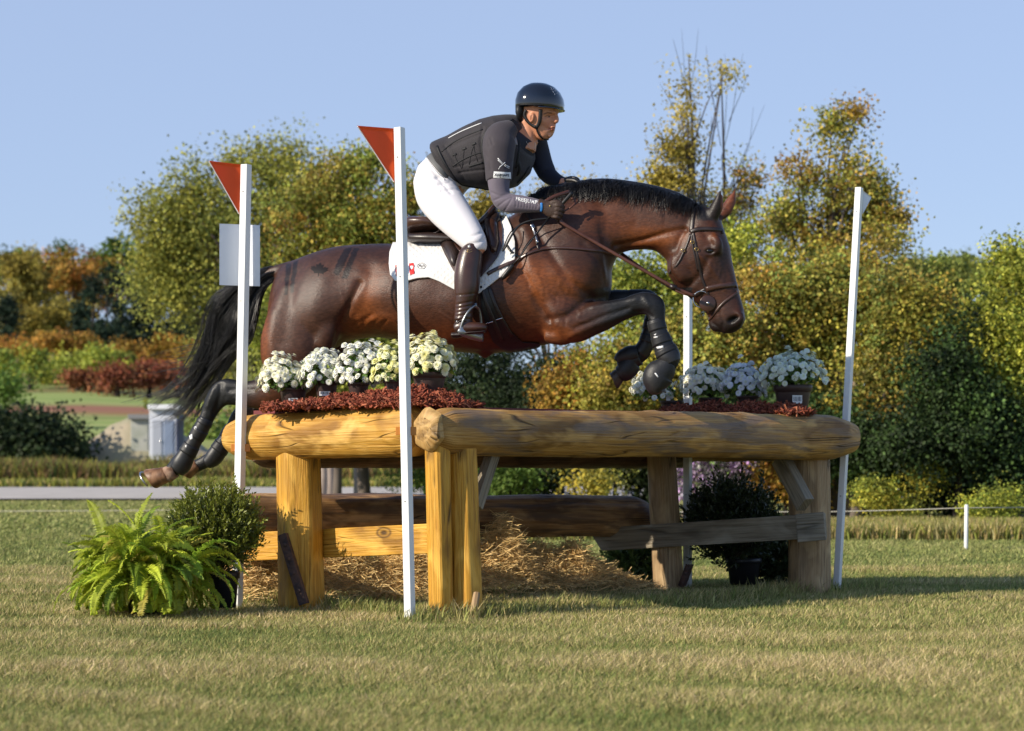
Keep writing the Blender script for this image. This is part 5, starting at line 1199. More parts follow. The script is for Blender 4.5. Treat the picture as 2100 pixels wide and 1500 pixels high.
# ------------------------------------------------------------------ flowers, mulch, straw, potted shrubs
def rotz_to(n, r):
    """(k,3) unit normals -> rotation matrices with random spin"""
    n = n / (np.linalg.norm(n, axis=1, keepdims=True) + 1e-9); a = r.normal(size=n.shape); a -= n * np.sum(a * n, 1, keepdims=True); a /= np.linalg.norm(a, axis=1, keepdims=True) + 1e-9
    return np.stack([a, np.cross(n, a), n], 2)
def inst(name, TV, TF, P, R, S, mat, parent=None, C=None, smooth=False, TC=None):
    TV = np.asarray(TV, float); TF = np.asarray(TF, int); k, m = len(P), len(TV)
    S = np.broadcast_to(np.asarray(S, float), (k,))
    V = np.einsum('kij,mj->kmi', R, TV) * S[:, None, None] + P[:, None]
    Fc = (TF[None] + (np.arange(k) * m)[:, None, None]).reshape(-1, TF.shape[1]); col = None
    if C is not None:
        col = np.repeat(np.asarray(C)[:, None], m, 1); col = (col * (TC if TC is not None else 1)).reshape(-1, 3)
    return raw(name, V.reshape(-1, 3), Fc, mat, parent, col, smooth)
leafT = np.array([(0, 0, 0), (.3, .24, .05), (1, 0, -.06), (.3, -.24, .05), (.65, .2, .02), (.65, -.2, .02)]); leafF = np.array([(0, 3, 5, 2), (0, 2, 4, 1)])
leafm = pm("leaf", attr=True, rough=.5, spec=.35, trans=.35)
petm = pm("white_petals", attr=True, rough=.6, spec=.25, trans=.15)
potm = pm("brown_plastic_pot", (.055, .034, .032), .45, .4, var=.12, vscale=20); potk = pm("black_plastic_pot", (.016, .016, .020), .4, .45)
def petals():
    V, Fc, TC = [], [], []
    for rad, z, cnt, wd, el, c in ((1., .0, 13, .24, -.10, 1.), (.80, .14, 11, .22, .22, 1.), (.52, .24, 9, .18, .55, .98), (.26, .30, 6, .13, 1.0, .92)):
        for i in range(cnt):
            a = 6.283 * (i + .5 * (z > .1)) / cnt; d = np.array([math.cos(a) * math.cos(el), math.sin(a) * math.cos(el), math.sin(el)]); s = np.array([-math.sin(a), math.cos(a), 0]) * wd; o = np.array([0, 0, z]); k = len(V)
            V += [o + d * .08, o + d * rad * .7 - s, o + d * rad, o + d * rad * .7 + s]; Fc.append((k, k + 1, k + 2, k + 3)); TC += [(c, c, c * (.8 if rad < .6 else 1))] * 4
    return np.array(V), np.array(Fc), np.array(TC)
PV, PF, PC_ = petals()
def mum(cx, top, rx, bot, Y, potx, pottop, potbot, potw, label, tint=(.82, .80, .70), nfl=95, seed=0, tagx=None, yellow=0.):
    r = np.random.default_rng(seed); s = Y / F; base = W(potx, potbot, Y); root = empty("potted_chrysanthemum", base, label, "flower pot", "white chrysanthemums in pots on the jump")
    hw = potw * s / 2; h = (potbot - pottop) * s; g = G()
    g.lathe(base, [(hw * .70, 0), (hw * .74, .004), (hw * .90, h * .72), (hw * .91, h * .76), (hw * .98, h * .77), (hw * 1.0, h * .97), (hw * .97, h), (hw * .90, h), (hw * .88, h * .85)], 32); g.build("pot", [potm], root)
    c = W(cx, bot, Y); R = rx * s; Hh = (bot - top) * s
    # stems and leaves
    n = 520; th = r.uniform(0, 6.283, n); ph = np.arccos(1 - r.random(n) * 1.05); q = r.random(n) ** .45
    d = np.stack([np.cos(th) * np.sin(ph), np.sin(th) * np.sin(ph), np.cos(ph)], 1)
    core = np.array([base[0], base[1], c[2] + Hh * .05]); P = core + (d * [R, R, Hh] * q[:, None] * .9) * 1 + (c - core) * [1, 1, 0] * q[:, None] + [0, 0, -.01]
    rot = rotz_to(d + r.normal(size=(n, 3)) * .5 + [0, 0, .3], r); C = np.array([(.09, .17, .035)]) * r.uniform(.6, 1.7, (n, 1)) * np.array([1, 1, 1]) + r.random((n, 1)) ** 4 * np.array([.16, .13, .0])
    inst("foliage", leafT, leafF, P, rot, r.uniform(.022, .04, n), leafm, root, C)
    n2 = 60; q2 = d[:n2] * [R, R, Hh] * .8 + c; st = np.stack([np.broadcast_to(base + [0, 0, h], (n2, 3)), (base + [0, 0, h + .03] + q2) / 2, q2], 1); strands("stems", st, .0016, pm("green_stem", (.06, .09, .02), .6), root)
    # blooms: packed on the dome
    i = np.arange(nfl * 2) + .5; ph = np.arccos(1 - i / (nfl * 2) * 1.12); th = math.pi * (1 + 5 ** .5) * i; d = np.stack([np.cos(th) * np.sin(ph), np.sin(th) * np.sin(ph), np.cos(ph)], 1); d += r.normal(size=d.shape) * .06
    lump = 1 + .09 * np.sin(th * 3 + seed) + .07 * r.normal(size=len(d)); P = c + d * [R * .95, R * .95, Hh * .96] * lump[:, None]
    keep = (r.random(len(d)) < np.interp(d[:, 2], [-.2, .0, .25, .5, 1], [.2, .55, .88, 1, 1]))
    P, d = P[keep], d[keep]; C = np.array([tint]) * r.uniform(1.0, 1.16, (len(P), 1)); yl = r.random(len(P)) < yellow; C[yl] = C[yl] * [1, .97, .66]
    rot = rotz_to(d * [1, 1, .8] + r.normal(size=d.shape) * .22 + [0, 0, .25], r); inst("blooms", PV, PF, P, rot, r.uniform(.017, .0245, len(P)), petm, root, C, TC=PC_)
    if tagx:
        x0, y0, x1, y1 = tagx; g = G(); Yf = Y - hw * .93; g.loft([np.array([W(x0, y0, Yf), W(x1, y0, Yf), W(x1, y1, Yf), W(x0, y1, Yf)]), np.array([W(x0, y0, Yf), W(x1, y0, Yf), W(x1, y1, Yf), W(x0, y1, Yf)]) + [0, -.0015, 0]])
        lb_ = g.build("label", [whp], root, smooth=False)
        if x1 - x0 > 11:
            g = G()
            for k in range(7):
                xx = x0 + 2.5 + k * (x1 - x0 - 5) / 6.; g.box(W(xx, (y0 + y1) / 2 - 1, Yf - .0025), (.0008 + .0004 * (k % 3), .0004, (y1 - y0) * .27 * s))
            g.build("barcode", [vb], lb_, smooth=False)
    return root
mum(580, 733, 55, 792, 10.42, 601, 796, 826, 60, "leftmost white chrysanthemum in a small brown pot at the left end", (.84, .82, .70), 85, 1, (592, 817, 610, 823))
mum(664, 720, 50, 780, 10.36, 669, 782, 815, 50, "second white chrysanthemum from the left with sparse leafy side", (.82, .82, .76), 75, 2, (655, 803, 677, 812))
mum(742, 704, 56, 776, 10.25, 735, 785, 812, 46, "third white chrysanthemum from the left, big leafy spreading plant", (.84, .83, .78), 85, 3)
mum(806, 708, 40, 772, 10.05, 808, 780, 808, 46, "pale yellow tinted white chrysanthemum just left of the tall near pole", (.80, .80, .55), 55, 4, yellow=.5)
mum(882, 690, 56, 758, 9.98, 880, 764, 812, 72, "fullest creamy white chrysanthemum in a large brown pot right of near pole", (.80, .78, .60), 120, 5, yellow=.35)
mum(1338, 766, 46, 812, 12.00, 1378, 822, 850, 50, "small white chrysanthemum below the horse's hanging front hooves", (.84, .83, .76), 50, 6, (1366, 808, 1375, 822))
mum(1446, 750, 54, 803, 11.95, 1458, 816, 840, 52, "flat white chrysanthemum between the upright white pole and bluish one", (.84, .82, .74), 80, 7)
mum(1524, 746, 46, 804, 11.80, 1535, 812, 835, 50, "bluish white chrysanthemum second from right in the shade", (.74, .76, .80), 75, 8)  # cool cast of the shade is part of this petal tint
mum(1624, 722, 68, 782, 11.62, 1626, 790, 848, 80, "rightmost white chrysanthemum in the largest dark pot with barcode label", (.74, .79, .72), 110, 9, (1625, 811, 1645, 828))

# mulch: shredded red bark, nobody could count it
def mulch(name, label, spots, n, seed, dark=1.):
    r = np.random.default_rng(seed); P = []
    for (ax, ay, aY, hx, hz, cnt) in spots:
        c = W(ax, ay, aY); c[2] = .962; th = r.uniform(0, 6.283, cnt); q = r.random(cnt) ** .5; x = np.cos(th) * q * hx; y = np.sin(th) * q * .2; z = hz * (1 - q ** 2) * r.random(cnt) ** .35
        P.append(np.stack([c[0] + x, c[1] + y, c[2] + z], 1))
    P = np.vstack(P); n = len(P)
    T = np.array([(x, y, z) for x in (-1, 1) for y in (-1, 1) for z in (-1, 1)], float) * (1, .22, .08); T[4:, 1] *= .5; T[:2, 2] *= .3; Fq = np.array([(0, 1, 3, 2), (4, 6, 7, 5), (0, 4, 5, 1), (2, 3, 7, 6), (0, 2, 6, 4), (1, 5, 7, 3)])
    rot = rotz_to(r.normal(size=(n, 3)) * [.5, .5, .3] + [0, 0, .7], r); C = np.array([(.23, .058, .032)]) * r.uniform(.35, 1.6, (n, 1)) * dark + r.random((n, 1)) ** 6 * np.array([.2, .1, .05])
    tag(inst(name, T, Fq, P, rot, r.uniform(.009, .032, n), pm("bark_chip", attr=True, rough=.8, spec=.2), None, C), label, "mulch", kind='stuff')
mulch("mulch", "heap of red shredded bark mulch around the left flower pots", [(580, 850, 10.33, .10, .014, 800), (640, 850, 10.27, .14, .032, 1300), (710, 850, 10.16, .14, .06, 1700), (785, 850, 10.03, .17, .075, 2200), (850, 850, 9.92, .16, .09, 1700), (905, 850, 9.96, .13, .07, 1300), (945, 850, 10.05, .10, .016, 500)], 0, 31)
mulch("mulch", "thin layer of dark red bark mulch around the right flower pots", [(1400, 850, 11.80, .16, .055, 1000), (1460, 850, 11.68, .18, .065, 1500), (1540, 850, 11.52, .18, .06, 1500), (1610, 850, 11.40, .15, .05, 900)], 0, 32, .9)

# straw spread under the jump
def straw():
    r = np.random.default_rng(41); n = 20000; a = np.array([W(470, 1215, 10.9)[0], 10.75]); b = np.array([W(1290, 1200, 12.0)[0], 11.95])
    t = r.random(n); q = r.normal(size=n) * .13; d = (b - a) / np.linalg.norm(b - a); nn_ = np.array([-d[1], d[0]]); xy = a + (b - a) * t[:, None] + nn_ * q[:, None]
    hh = np.interp(t, [0, .1, .3, .5, .66, .8, .92, 1], [.21, .26, .22, .26, .32, .25, .13, .03]) * (1 + .18 * np.sin(t * 31) + .12 * np.sin(t * 67 + 1)) * np.exp(-(q / .2) ** 2)
    z = hh * r.random(n) ** .5 + .01; P = np.stack([xy[:, 0], xy[:, 1], z], 1); L = r.uniform(.04, .16, n); ang = r.uniform(0, 6.283, n); el = r.normal(size=n) * .32
    D = np.stack([np.cos(ang) * np.cos(el), np.sin(ang) * np.cos(el), np.sin(el)], 1) * L[:, None]; bend = r.normal(size=(n, 3)) * .010
    Q = np.stack([P - D / 2, P + bend, P + D / 2], 1); Q[..., 2] = np.maximum(Q[..., 2], .004)
    o = strands("straw", Q, r.uniform(.0010, .0022, n), pm("straw", attr=True, rough=.45, spec=.5), None, tip=.8)
    C = np.array([(.9, .64, .28)]) * r.uniform(.45, 1.45, (n, 1)); setcol(o, np.repeat(C, 9, 0)); tag(o, "loose golden straw spread in a ridge under the log jump", "straw", kind='stuff')
straw()

# Boston fern
r = np.random.default_rng(51); fern = empty("potted_fern", W(300, 1268, 9.72), "bright green fern with arching fronds in front of the left end of the jump", "fern")
fb_ = W(300, 1262, 9.75); g = G(); g.lathe(fb_ * [1, 1, 0] + [0, 0, .0], [(.08, 0), (.10, .12), (.11, .125), (.11, .14), (.10, .14)], 24); g.build("pot", [potk], fern)
Vf, Ff, Cf = [], [], []; k0 = 0; nf = 430
for i in range(nf):
    a = r.uniform(0, 6.283) if i > 12 else [2.6, 2.9, 1.2, .9, 3.3, 2.2, .4, 3.0, -.2, 3.5, 1.6, 2.4, 3.9][i]; up = (r.uniform(-.1, 1.15) if i % 3 else r.uniform(-.5, .1)) if i > 12 else [1.0, .75, 1.25, 1.2, .35, 1.1, .9, .1, .5, .2, 1.3, 1.15, .1][i]
    L = r.uniform(.22, .38) * (1.14 if i <= 12 else 1); el = .15 + 1.0 * up; droop = r.uniform(.9, 2.5) * (.55 if i <= 12 else 1); K = 26
    p = fb_ * [1, 1, 0] + np.array([r.normal() * .08, r.normal() * .08, .14 + r.random() * .1]); e = el; pts = [p.copy()]; hdv = np.array([math.cos(a), math.sin(a), 0.])
    for k in range(K): 
        p = p + (hdv * math.cos(e) + np.array([0, 0, math.sin(e)])) * L / K; e -= droop / K * (.5 + k / K * 1.3); p[2] = max(p[2], .015); pts.append(p.copy())
    pts = np.array(pts); T = np.gradient(pts, axis=0); T /= np.linalg.norm(T, axis=1)[:, None]; S = np.cross(T, [0, 0, 1.]); S /= np.linalg.norm(S, axis=1)[:, None] + 1e-9; S = S * math.cos(.0) ; tw = r.normal() * .5; N_ = np.cross(S, T)
    S, N_ = S * math.cos(tw) + N_ * math.sin(tw), N_ * math.cos(tw) - S * math.sin(tw)
    base = np.array((.52, .60, .06)) * r.uniform(.5, 1.3) if r.random() > .12 else np.array((.55, .48, .10)) * r.uniform(.7, 1.1)
    if r.random() < .25: base = base * [.6, .75, .8]
    # rachis
    for k in range(K):
        q0, q1 = pts[k], pts[k + 1]; Vf += [q0 - S[k] * .0015, q0 + S[k] * .0015, q1 + S[k + 1] * .001, q1 - S[k + 1] * .001]; Ff.append((k0, k0 + 1, k0 + 2, k0 + 3)); Cf += [base * [1.1, .8, .8]] * 4; k0 += 4
    M = 36
    for m in range(M):
        t = .08 + .9 * m / M; x = t * K; k = int(x); f = x - k; c = pts[k] * (1 - f) + pts[min(k + 1, K)] * f; ln = .038 * (math.sin(math.pi * min(1, t * .86 + .16)) ** .7) * (1 + r.normal() * .08); wd = .0075
        for sg in (-1, 1):
            dr = S[k] * sg * .96 + T[k] * .25 + N_[k] * (.18 + r.normal() * .12); cm = c + dr * ln * .55 + N_[k] * .003; tp_ = c + dr * ln - N_[k] * .004
            Vf += [c - T[k] * wd * .5, c + T[k] * wd * .5, cm + T[k] * wd * .75, cm - T[k] * wd * .6, tp_]; Ff.append((k0, k0 + 1, k0 + 2, k0 + 3)); Ff.append((k0 + 3, k0 + 2, k0 + 4, k0 + 4)); cc = base * r.uniform(.8, 1.2); Cf += [cc] * 5; k0 += 5
Ff = [f if f[2] != f[3] else f[:3] for f in Ff]
g = G(); g.v = [np.array(Vf)]; g.f = [list(f) for f in Ff]; g.uv = [[(0, 0)] * len(f) for f in Ff]; g.c = [np.array(Cf)]; g.n = len(Vf); g.mi = [0] * len(Ff); g.build("fronds", [pm("fern_leaf", attr=True, rough=.5, spec=.3, trans=.4)], fern, smooth=False)

def shrub(name, label, cx, cy, rx, ry, Y, pot, seed, n, col, leaf=(.018, .030), upright=.9, potmat=None, cat="shrub", tips=0., loose=0.):
    r = np.random.default_rng(seed); s = Y / F; root = empty(name, W(cx, pot[3] if pot else cy + ry, Y), label, cat)
    if pot:
        x0, y0, x1, y1 = pot; c = W((x0 + x1) / 2, y1, Y); c[2] = max(c[2], .0); hw = (x1 - x0) * s / 2; h = (y1 - y0) * s; g = G()
        g.lathe(c, [(hw * .76, 0), (hw * .9, h * .78), (hw * .92, h * .80), (hw * 1., h * .81), (hw * 1., h * .98), (hw * .95, h), (hw * .9, h * .98), (hw * .85, h * .85)], 32); g.build("pot", [potmat or potk], root)
    c = W(cx, cy, Y); m = n // 14; th = r.uniform(0, 6.283, m); ct = r.uniform(-1, 1, m); q = r.random(m) ** .33 * (1 + r.normal(size=m) * (.05 + loose)); st = np.sqrt(1 - ct ** 2)
    d = np.stack([np.cos(th) * st, np.sin(th) * st, ct], 1); lump = 1 + .10 * np.sin(th * 4 + seed) * st; E = c + d * [rx * s, rx * s, ry * s] * (q * lump)[:, None]
    sd_ = d * .8 + np.array([0, 0, upright]) + r.normal(size=d.shape) * .25; sd_ /= np.linalg.norm(sd_, axis=1)[:, None]; L = r.uniform(.05, .11, m)
    Pb = []; Db = []; Cb = []
    for k in range(14):
        f = k / 13; a = k * 2.4 + th; side = np.cross(sd_, r.normal(size=(m, 3))); side /= np.linalg.norm(side, axis=1)[:, None] + 1e-9
        Pb.append(E + sd_ * (L * f)[:, None]); Db.append(side + sd_ * (.5 + .9 * f)); Cb.append(np.array([col]) * (r.uniform(.6, 1.4, (m, 1)) + tips * f * np.array([1.2, 1., .3])))
    P = np.vstack(Pb); D = np.vstack(Db); D /= np.linalg.norm(D, axis=1)[:, None]; a = D; b = np.cross(D, r.normal(size=D.shape)); b /= np.linalg.norm(b, axis=1)[:, None] + 1e-9; R = np.stack([a, b, np.cross(a, b)], 2); P[:, 2] = np.maximum(P[:, 2], .01)
    inst("foliage", leafT, leafF, P, R, r.uniform(*leaf, len(P)), pm("glossy_leaf", attr=True, rough=.38, spec=.5, trans=.22), root, np.vstack(Cb))
    b0 = c * [1, 1, 0] + [0, 0, max(.02, (pot[3] - pot[1]) * s * .8 if pot else .02)]; w1 = E[:160] + r.normal(size=(min(160, m), 3)) * .01; st_ = np.stack([np.broadcast_to(b0, w1.shape) + r.normal(size=w1.shape) * .01, (b0 + w1) / 2 + r.normal(size=w1.shape) * .02, w1, w1 + sd_[:160] * L[:160, None]], 1); strands("twigs", st_, .0022, pm("twig", (.05, .035, .02), .8), root)
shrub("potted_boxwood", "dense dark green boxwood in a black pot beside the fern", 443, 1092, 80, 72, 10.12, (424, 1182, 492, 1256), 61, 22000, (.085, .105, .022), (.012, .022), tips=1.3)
shrub("potted_boxwood", "dark shaded boxwood in a black pot under the right end of the jump", 1500, 1078, 86, 78, 12.1, (1488, 1148, 1562, 1202), 62, 14000, (.030, .045, .016), tips=.3, loose=.06)  # leaf colour darkened for the shade under the jump
shrub("leafy_shrub", "low loose light green shrub beside the far leg of the jump", 1308, 1158, 48, 40, 12.3, None, 63, 4000, (.12, .18, .05), (.022, .036), tips=.3, loose=.12, upright=.4)
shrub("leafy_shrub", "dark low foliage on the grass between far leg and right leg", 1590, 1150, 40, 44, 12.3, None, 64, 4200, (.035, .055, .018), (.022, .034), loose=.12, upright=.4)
# ------------------------------------------------------------------ trees and field behind
barkm = pm("tree_bark", (.085, .065, .052), .9, .2, base2=(.16, .13, .11), vscale=6, stretch=(1, 1, .25)); barkd = pm("dark_bark", (.035, .028, .025), .9, .2)
tleaf = pm("tree_leaf", attr=True, rough=.6, spec=.2, trans=.24)
PALS = dict(
    olive=[(.075, .09, .02), (.11, .125, .026), (.15, .15, .03), (.18, .16, .03), (.05, .07, .02)],
    gold=[(.24, .17, .03), (.30, .21, .035), (.19, .14, .03), (.30, .22, .05), (.14, .13, .03)],
    rustg=[(.11, .125, .026), (.20, .17, .022), (.24, .17, .022), (.28, .12, .025), (.23, .14, .03), (.17, .12, .03), (.08, .10, .024), (.13, .14, .026), (.10, .12, .025)],
    willow=[(.15, .14, .03), (.19, .165, .03), (.12, .125, .028), (.09, .10, .025), (.22, .18, .03)],
    green=[(.035, .06, .016), (.05, .08, .018), (.07, .10, .02), (.10, .13, .022)],
    dark=[(.016, .026, .011), (.024, .036, .013), (.034, .05, .016)],  # greens for shaded growth, with the shade put into the leaf colour
    ygreen=[(.17, .18, .025), (.25, .23, .03), (.11, .13, .024), (.28, .23, .03), (.07, .09, .02)],
    orange=[(.34, .13, .025), (.30, .18, .025), (.20, .12, .022), (.26, .09, .02), (.14, .11, .02)],
    red=[(.30, .06, .035), (.25, .08, .04), (.20, .09, .04), (.30, .12, .05)],
    conif=[(.014, .026, .016), (.022, .038, .022), (.030, .048, .026)],
    brown=[(.13, .08, .04), (.17, .10, .05), (.10, .07, .035), (.20, .12, .05)],
    yellow=[(.30, .21, .02), (.25, .17, .02), (.18, .15, .03), (.10, .11, .03)],
    purple=[(.30, .16, .32), (.22, .12, .25), (.08, .10, .03), (.06, .09, .025)],
    dry=[(.32, .24, .10), (.24, .18, .07), (.16, .15, .05), (.38, .30, .14)])
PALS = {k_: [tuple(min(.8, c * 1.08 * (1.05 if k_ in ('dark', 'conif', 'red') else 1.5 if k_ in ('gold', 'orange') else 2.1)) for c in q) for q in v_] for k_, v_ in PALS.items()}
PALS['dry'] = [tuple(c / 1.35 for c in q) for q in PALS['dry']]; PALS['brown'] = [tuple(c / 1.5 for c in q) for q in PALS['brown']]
def foliage(name, blobs, Y, pal, seed, leaf, n, parent, sig=None, depth=1., droop=0.):
    """blobs: px, py, rx, ry, weight. Leaves in clumps spread through the crown's volume."""
    r = np.random.default_rng(seed); s = Y / F; B = np.array([b if len(b) == 5 else (*b, 1.) for b in blobs], float)
    wgt = B[:, 2] * B[:, 3] * B[:, 4]; per = 60; m = max(6, int(n / per)); bi = r.choice(len(B), m, p=wgt / wgt.sum())
    M1 = max(4, m // 6); b1 = r.choice(len(B), M1, p=wgt / wgt.sum()); d1 = r.normal(size=(M1, 3)); d1 /= np.linalg.norm(d1, axis=1)[:, None]; d1 *= (r.random(M1) ** .40)[:, None]
    own = r.integers(0, M1, m); bi = b1[own]; fr = np.clip(.16 + 3.5 / np.sqrt(B[bi, 2] * B[bi, 3]) * 2, .16, .5) if m > 40 else np.full(m, .6)
    d = d1[own] + np.clip(r.normal(size=(m, 3)), -1.8, 1.8) * fr[:, None] * r.uniform(.5, 1.2, M1)[own][:, None]; q = np.ones(m)
    cx = B[bi, 0] + d[:, 0] * q * B[bi, 2]; cy = B[bi, 1] - d[:, 2] * q * B[bi, 3]; dy = d[:, 1] * q * (B[bi, 2] + B[bi, 3]) / 2 * s * depth
    YY = Y + dy; C = np.stack([(cx - 1050) / F * YY, YY, CZ + (955 - cy) / F * YY], 1)
    g0 = terr(C[:, 0], C[:, 1]); C[:, 2] = np.maximum(C[:, 2], g0 + .05)
    sg = sig or leaf * 3.0; mult = r.uniform(.35, 1.5, m); P = np.repeat(C, per, 0) + np.clip(r.normal(size=(m * per, 3)), -1.7, 1.7) * sg * np.repeat(mult, per)[:, None] * [1, 1, .75 + droop]
    P[:, 2] = np.maximum(P[:, 2], np.repeat(g0, per) + .01)
    nrm = np.repeat(d, per, 0) * .5 + r.normal(size=P.shape) * .8 + [0, 0, .25]; R = rotz_to(nrm, r)
    pal = np.array(pal); cs = pal[r.integers(0, len(pal), M1)][own]; ci = cs * .6 + pal[r.integers(0, len(pal), m)] * .4; cl = np.repeat(ci, per, 0) * .75 + pal[r.integers(0, len(pal), m * per)] * .25; cl = cl * np.repeat(r.uniform(.4, 1.5, m), per)[:, None] * r.uniform(.75, 1.3, (m * per, 1))
    o = inst(name, leafT * [1, 1.5, 1], leafF, P, R, leaf * r.uniform(.7, 1.35, m * per), tleaf, parent, cl * [.90, .98, 1.])
    return C
def limbs(root, base, C, seed, r0, mat, n=22, name="trunk", top=None):
    r = np.random.default_rng(seed + 99); base = np.array(base, float); zmax = C[:, 2].max(); cen = C.mean(0); top = np.array(top if top is not None else [cen[0], cen[1], zmax - .12 * (zmax - base[2])])
    g = G(); P = catmull([base, base + (top - base) * .35 + r.normal(size=3) * .12 * [1, 1, 0] * r0 * 8, base + (top - base) * .7 + r.normal(size=3) * .12 * r0 * 8 * [1, 1, 0], top], 6); L = len(P)
    g.tube(P, np.linspace(r0, r0 * .07, L), 9)
    for i in range(min(n, len(C))):
        c = C[r.integers(len(C))]; t = r.uniform(.22, .9); k = min(L - 2, int(t * (L - 1))); a = P[k]
        if c[2] < a[2] - .5: a = P[max(1, int(k * .5))]
        mid = (a + c) / 2 + [0, 0, .10 * np.linalg.norm(c - a)] + r.normal(size=3) * .05 * np.linalg.norm(c - a); q = catmull([a, mid, c], 5); rr_ = r0 * (1 - t) * .5 + r0 * .07
        g.tube(q, np.linspace(rr_, rr_ * .22, len(q)), 6)
        for j in range(2):
            e = q[len(q) // 2 + j * 2]; h = e + ((c - a) * .2 + r.normal(size=3) * .12 * np.linalg.norm(c - a)) * min(1, .8 / (np.linalg.norm(c - a) + .01)); g.tube(catmull([e, (e + h) / 2 + [0, 0, .03], h], 3), [rr_ * .4, rr_ * .32, rr_ * .25, rr_ * .2, rr_ * .15, rr_ * .12, rr_ * .1][:len(catmull([e, e, h], 3))], 5)
    g.build(name, [mat], root)
def tree(label, blobs, Y, base, pal, seed, n, leaf=.065, r0=.09, mat=None, name="tree", group=None, cat="tree", nl=24, depth=1., sig=None, top=None, droop=0.):
    bx = (base[0] - 1050) / F * Y; root = empty(name, (bx, Y, float(terr(bx, Y))), label, cat, group)
    kf = .68 if Y < 60 else .85; C = foliage("crown", blobs, Y, PALS[pal] if isinstance(pal, str) else pal, seed, leaf * kf, int(n * 1.8), root, sig or leaf * 2.5, depth, droop)
    if r0: limbs(root, (bx, Y, float(terr(bx, Y)) - .05), C, seed, r0, mat or barkm, nl, top=None if top is None else W(*top, Y))
    return root
# right hand group
tree("tall slender yellow leaved tree with bare twigs above the horse's ears", [(1402, 232, 26, 52), (1398, 305, 38, 42), (1385, 370, 50, 36), (1430, 430, 60, 40), (1350, 190, 14, 14, .5), (1450, 180, 16, 50, .5), (1478, 130, 14, 24, .7), (1490, 165, 14, 26, .5), (1340, 350, 18, 30, .5)], 29, (1428, 1050), PALS["gold"] + [(.55, .42, .06), (.6, .4, .05)], 1, 4600, .06, .07, barkm, nl=26, top=(1412, 110), depth=.5)
rb_ = tree("thin half bare dark branched tree with few leaves behind the horse's ears", [(1478, 240, 10, 90, .4), (1480, 400, 26, 50), (1520, 380, 34, 60, .5), (1545, 300, 10, 30, .3), (1530, 450, 40, 50)], 30, (1480, 1050), "rustg", 2, 1300, .06, .06, barkd, nl=26, top=(1478, 120), depth=.5)
def twigs(root, Y, lines, r0=.006, mat=None):
    g = G()
    for l in lines:
        P = catmull([W(x, y, Y + .1 * i) for i, (x, y) in enumerate(l)], 5); g.tube(P, np.linspace(r0, r0 * .25, len(P)), 5)
    g.build("bare_twigs", [mat or barkd], root)
twigs(rb_, 30, [[(1478, 330), (1500, 240), (1512, 170), (1524, 110)], [(1478, 300), (1462, 200), (1450, 120)], [(1412, 300), (1404, 150), (1398, 60)], [(1410, 220), (1425, 130), (1432, 60)], [(1406, 180), (1388, 110), (1380, 80)], [(1480, 420), (1520, 330), (1550, 260), (1568, 215)], [(1495, 250), (1520, 190), (1535, 150)], [(1470, 240), (1455, 170), (1448, 95)], [(1500, 380), (1535, 300), (1545, 220)], [(1405, 260), (1370, 200), (1352, 170)], [(1480, 350), (1490, 200), (1486, 110)]])
tree("olive green tree leaning right, tallest crown on the right side", [(1742, 238, 32, 24, .7), (1698, 268, 38, 34, .8), (1662, 322, 46, 38, .8), (1760, 330, 30, 36, .5), (1625, 395, 56, 42, .6), (1720, 400, 76, 56, .75), (1600, 470, 60, 55), (1800, 440, 56, 50), (1690, 500, 110, 70), (1860, 470, 16, 16, .4)], 27, (1720, 1050), "rustg", 3, 10500, .062, .10, barkm, nl=40)
tree("broad rust and green tree in the middle of the right hand group", [(1800, 540, 80, 60), (1640, 600, 120, 80), (1740, 640, 140, 90), (1560, 650, 90, 90), (1640, 720, 130, 80)], 25.5, (1708, 1052), "rustg", 4, 22000, .062, .10, barkm, nl=30)
tree("bushy autumn tree with orange clumps hanging right of the leaning pole", [(1860, 640, 90, 80), (1830, 760, 110, 90), (1900, 720, 90, 90), (1850, 850, 110, 60), (1760, 860, 90, 50)], 24.5, (1742, 1056), "rustg", 5, 20000, .06, .09, barkm, nl=24)
tree("green tree with muted crown behind the right group", [(1900, 600, 70, 60), (1960, 590, 60, 60), (1980, 680, 70, 90), (1940, 780, 80, 90)], 31, (1950, 1045), "olive", 6, 12000, .07, .10, barkm)
tree("bright yellow green tree at the right edge of the picture", [(2075, 580, 50, 60), (2095, 680, 70, 80), (2040, 640, 40, 50, .6), (2085, 800, 75, 90), (2030, 760, 50, 70), (2100, 520, 24, 30)], 24, (2085, 1060), "ygreen", 7, 17000, .06, .09, barkm)
tree("yellow green tree seen between the horse's neck and front legs", [(1300, 560, 60, 50), (1350, 640, 70, 80), (1420, 560, 40, 70), (1290, 650, 60, 60), (1500, 540, 46, 60), (1450, 480, 40, 50, .7)], 27, (1350, 1052), "ygreen", 8, 14000, .062, .08, barkm)
tree("orange brown tree behind the front hooves", [(1380, 740, 90, 80), (1300, 800, 80, 80), (1460, 760, 90, 90), (1530, 720, 60, 80), (1240, 760, 50, 60)], 25, (1400, 1056), "rustg", 9, 18000, .062, .08, barkm)
tree("small trees' green tips rising just behind the mane", [(1210, 400, 60, 30), (1260, 370, 30, 22, .4), (1130, 420, 60, 40), (1060, 470, 50, 50), (1030, 400, 26, 34, .5), (1000, 430, 30, 40)], 30, (1150, 1045), "gold", 10, 5200, .055, .06, barkm, nl=16)
tree("dark green shaded tree low between the orange clumps and the yellow edge tree", [(1950, 790, 70, 80, .7), (1900, 910, 110, 70), (2010, 890, 110, 80), (2090, 930, 60, 80), (1975, 700, 44, 56, .45), (2040, 800, 60, 60, .6)], 23.6, (1960, 1060), PALS["dark"] + PALS["dark"] + PALS["green"][:2], 11, 24000, .06, .05, barkd, nl=8)  # dark mass added for the shaded lower crowns, shade in its leaf colours
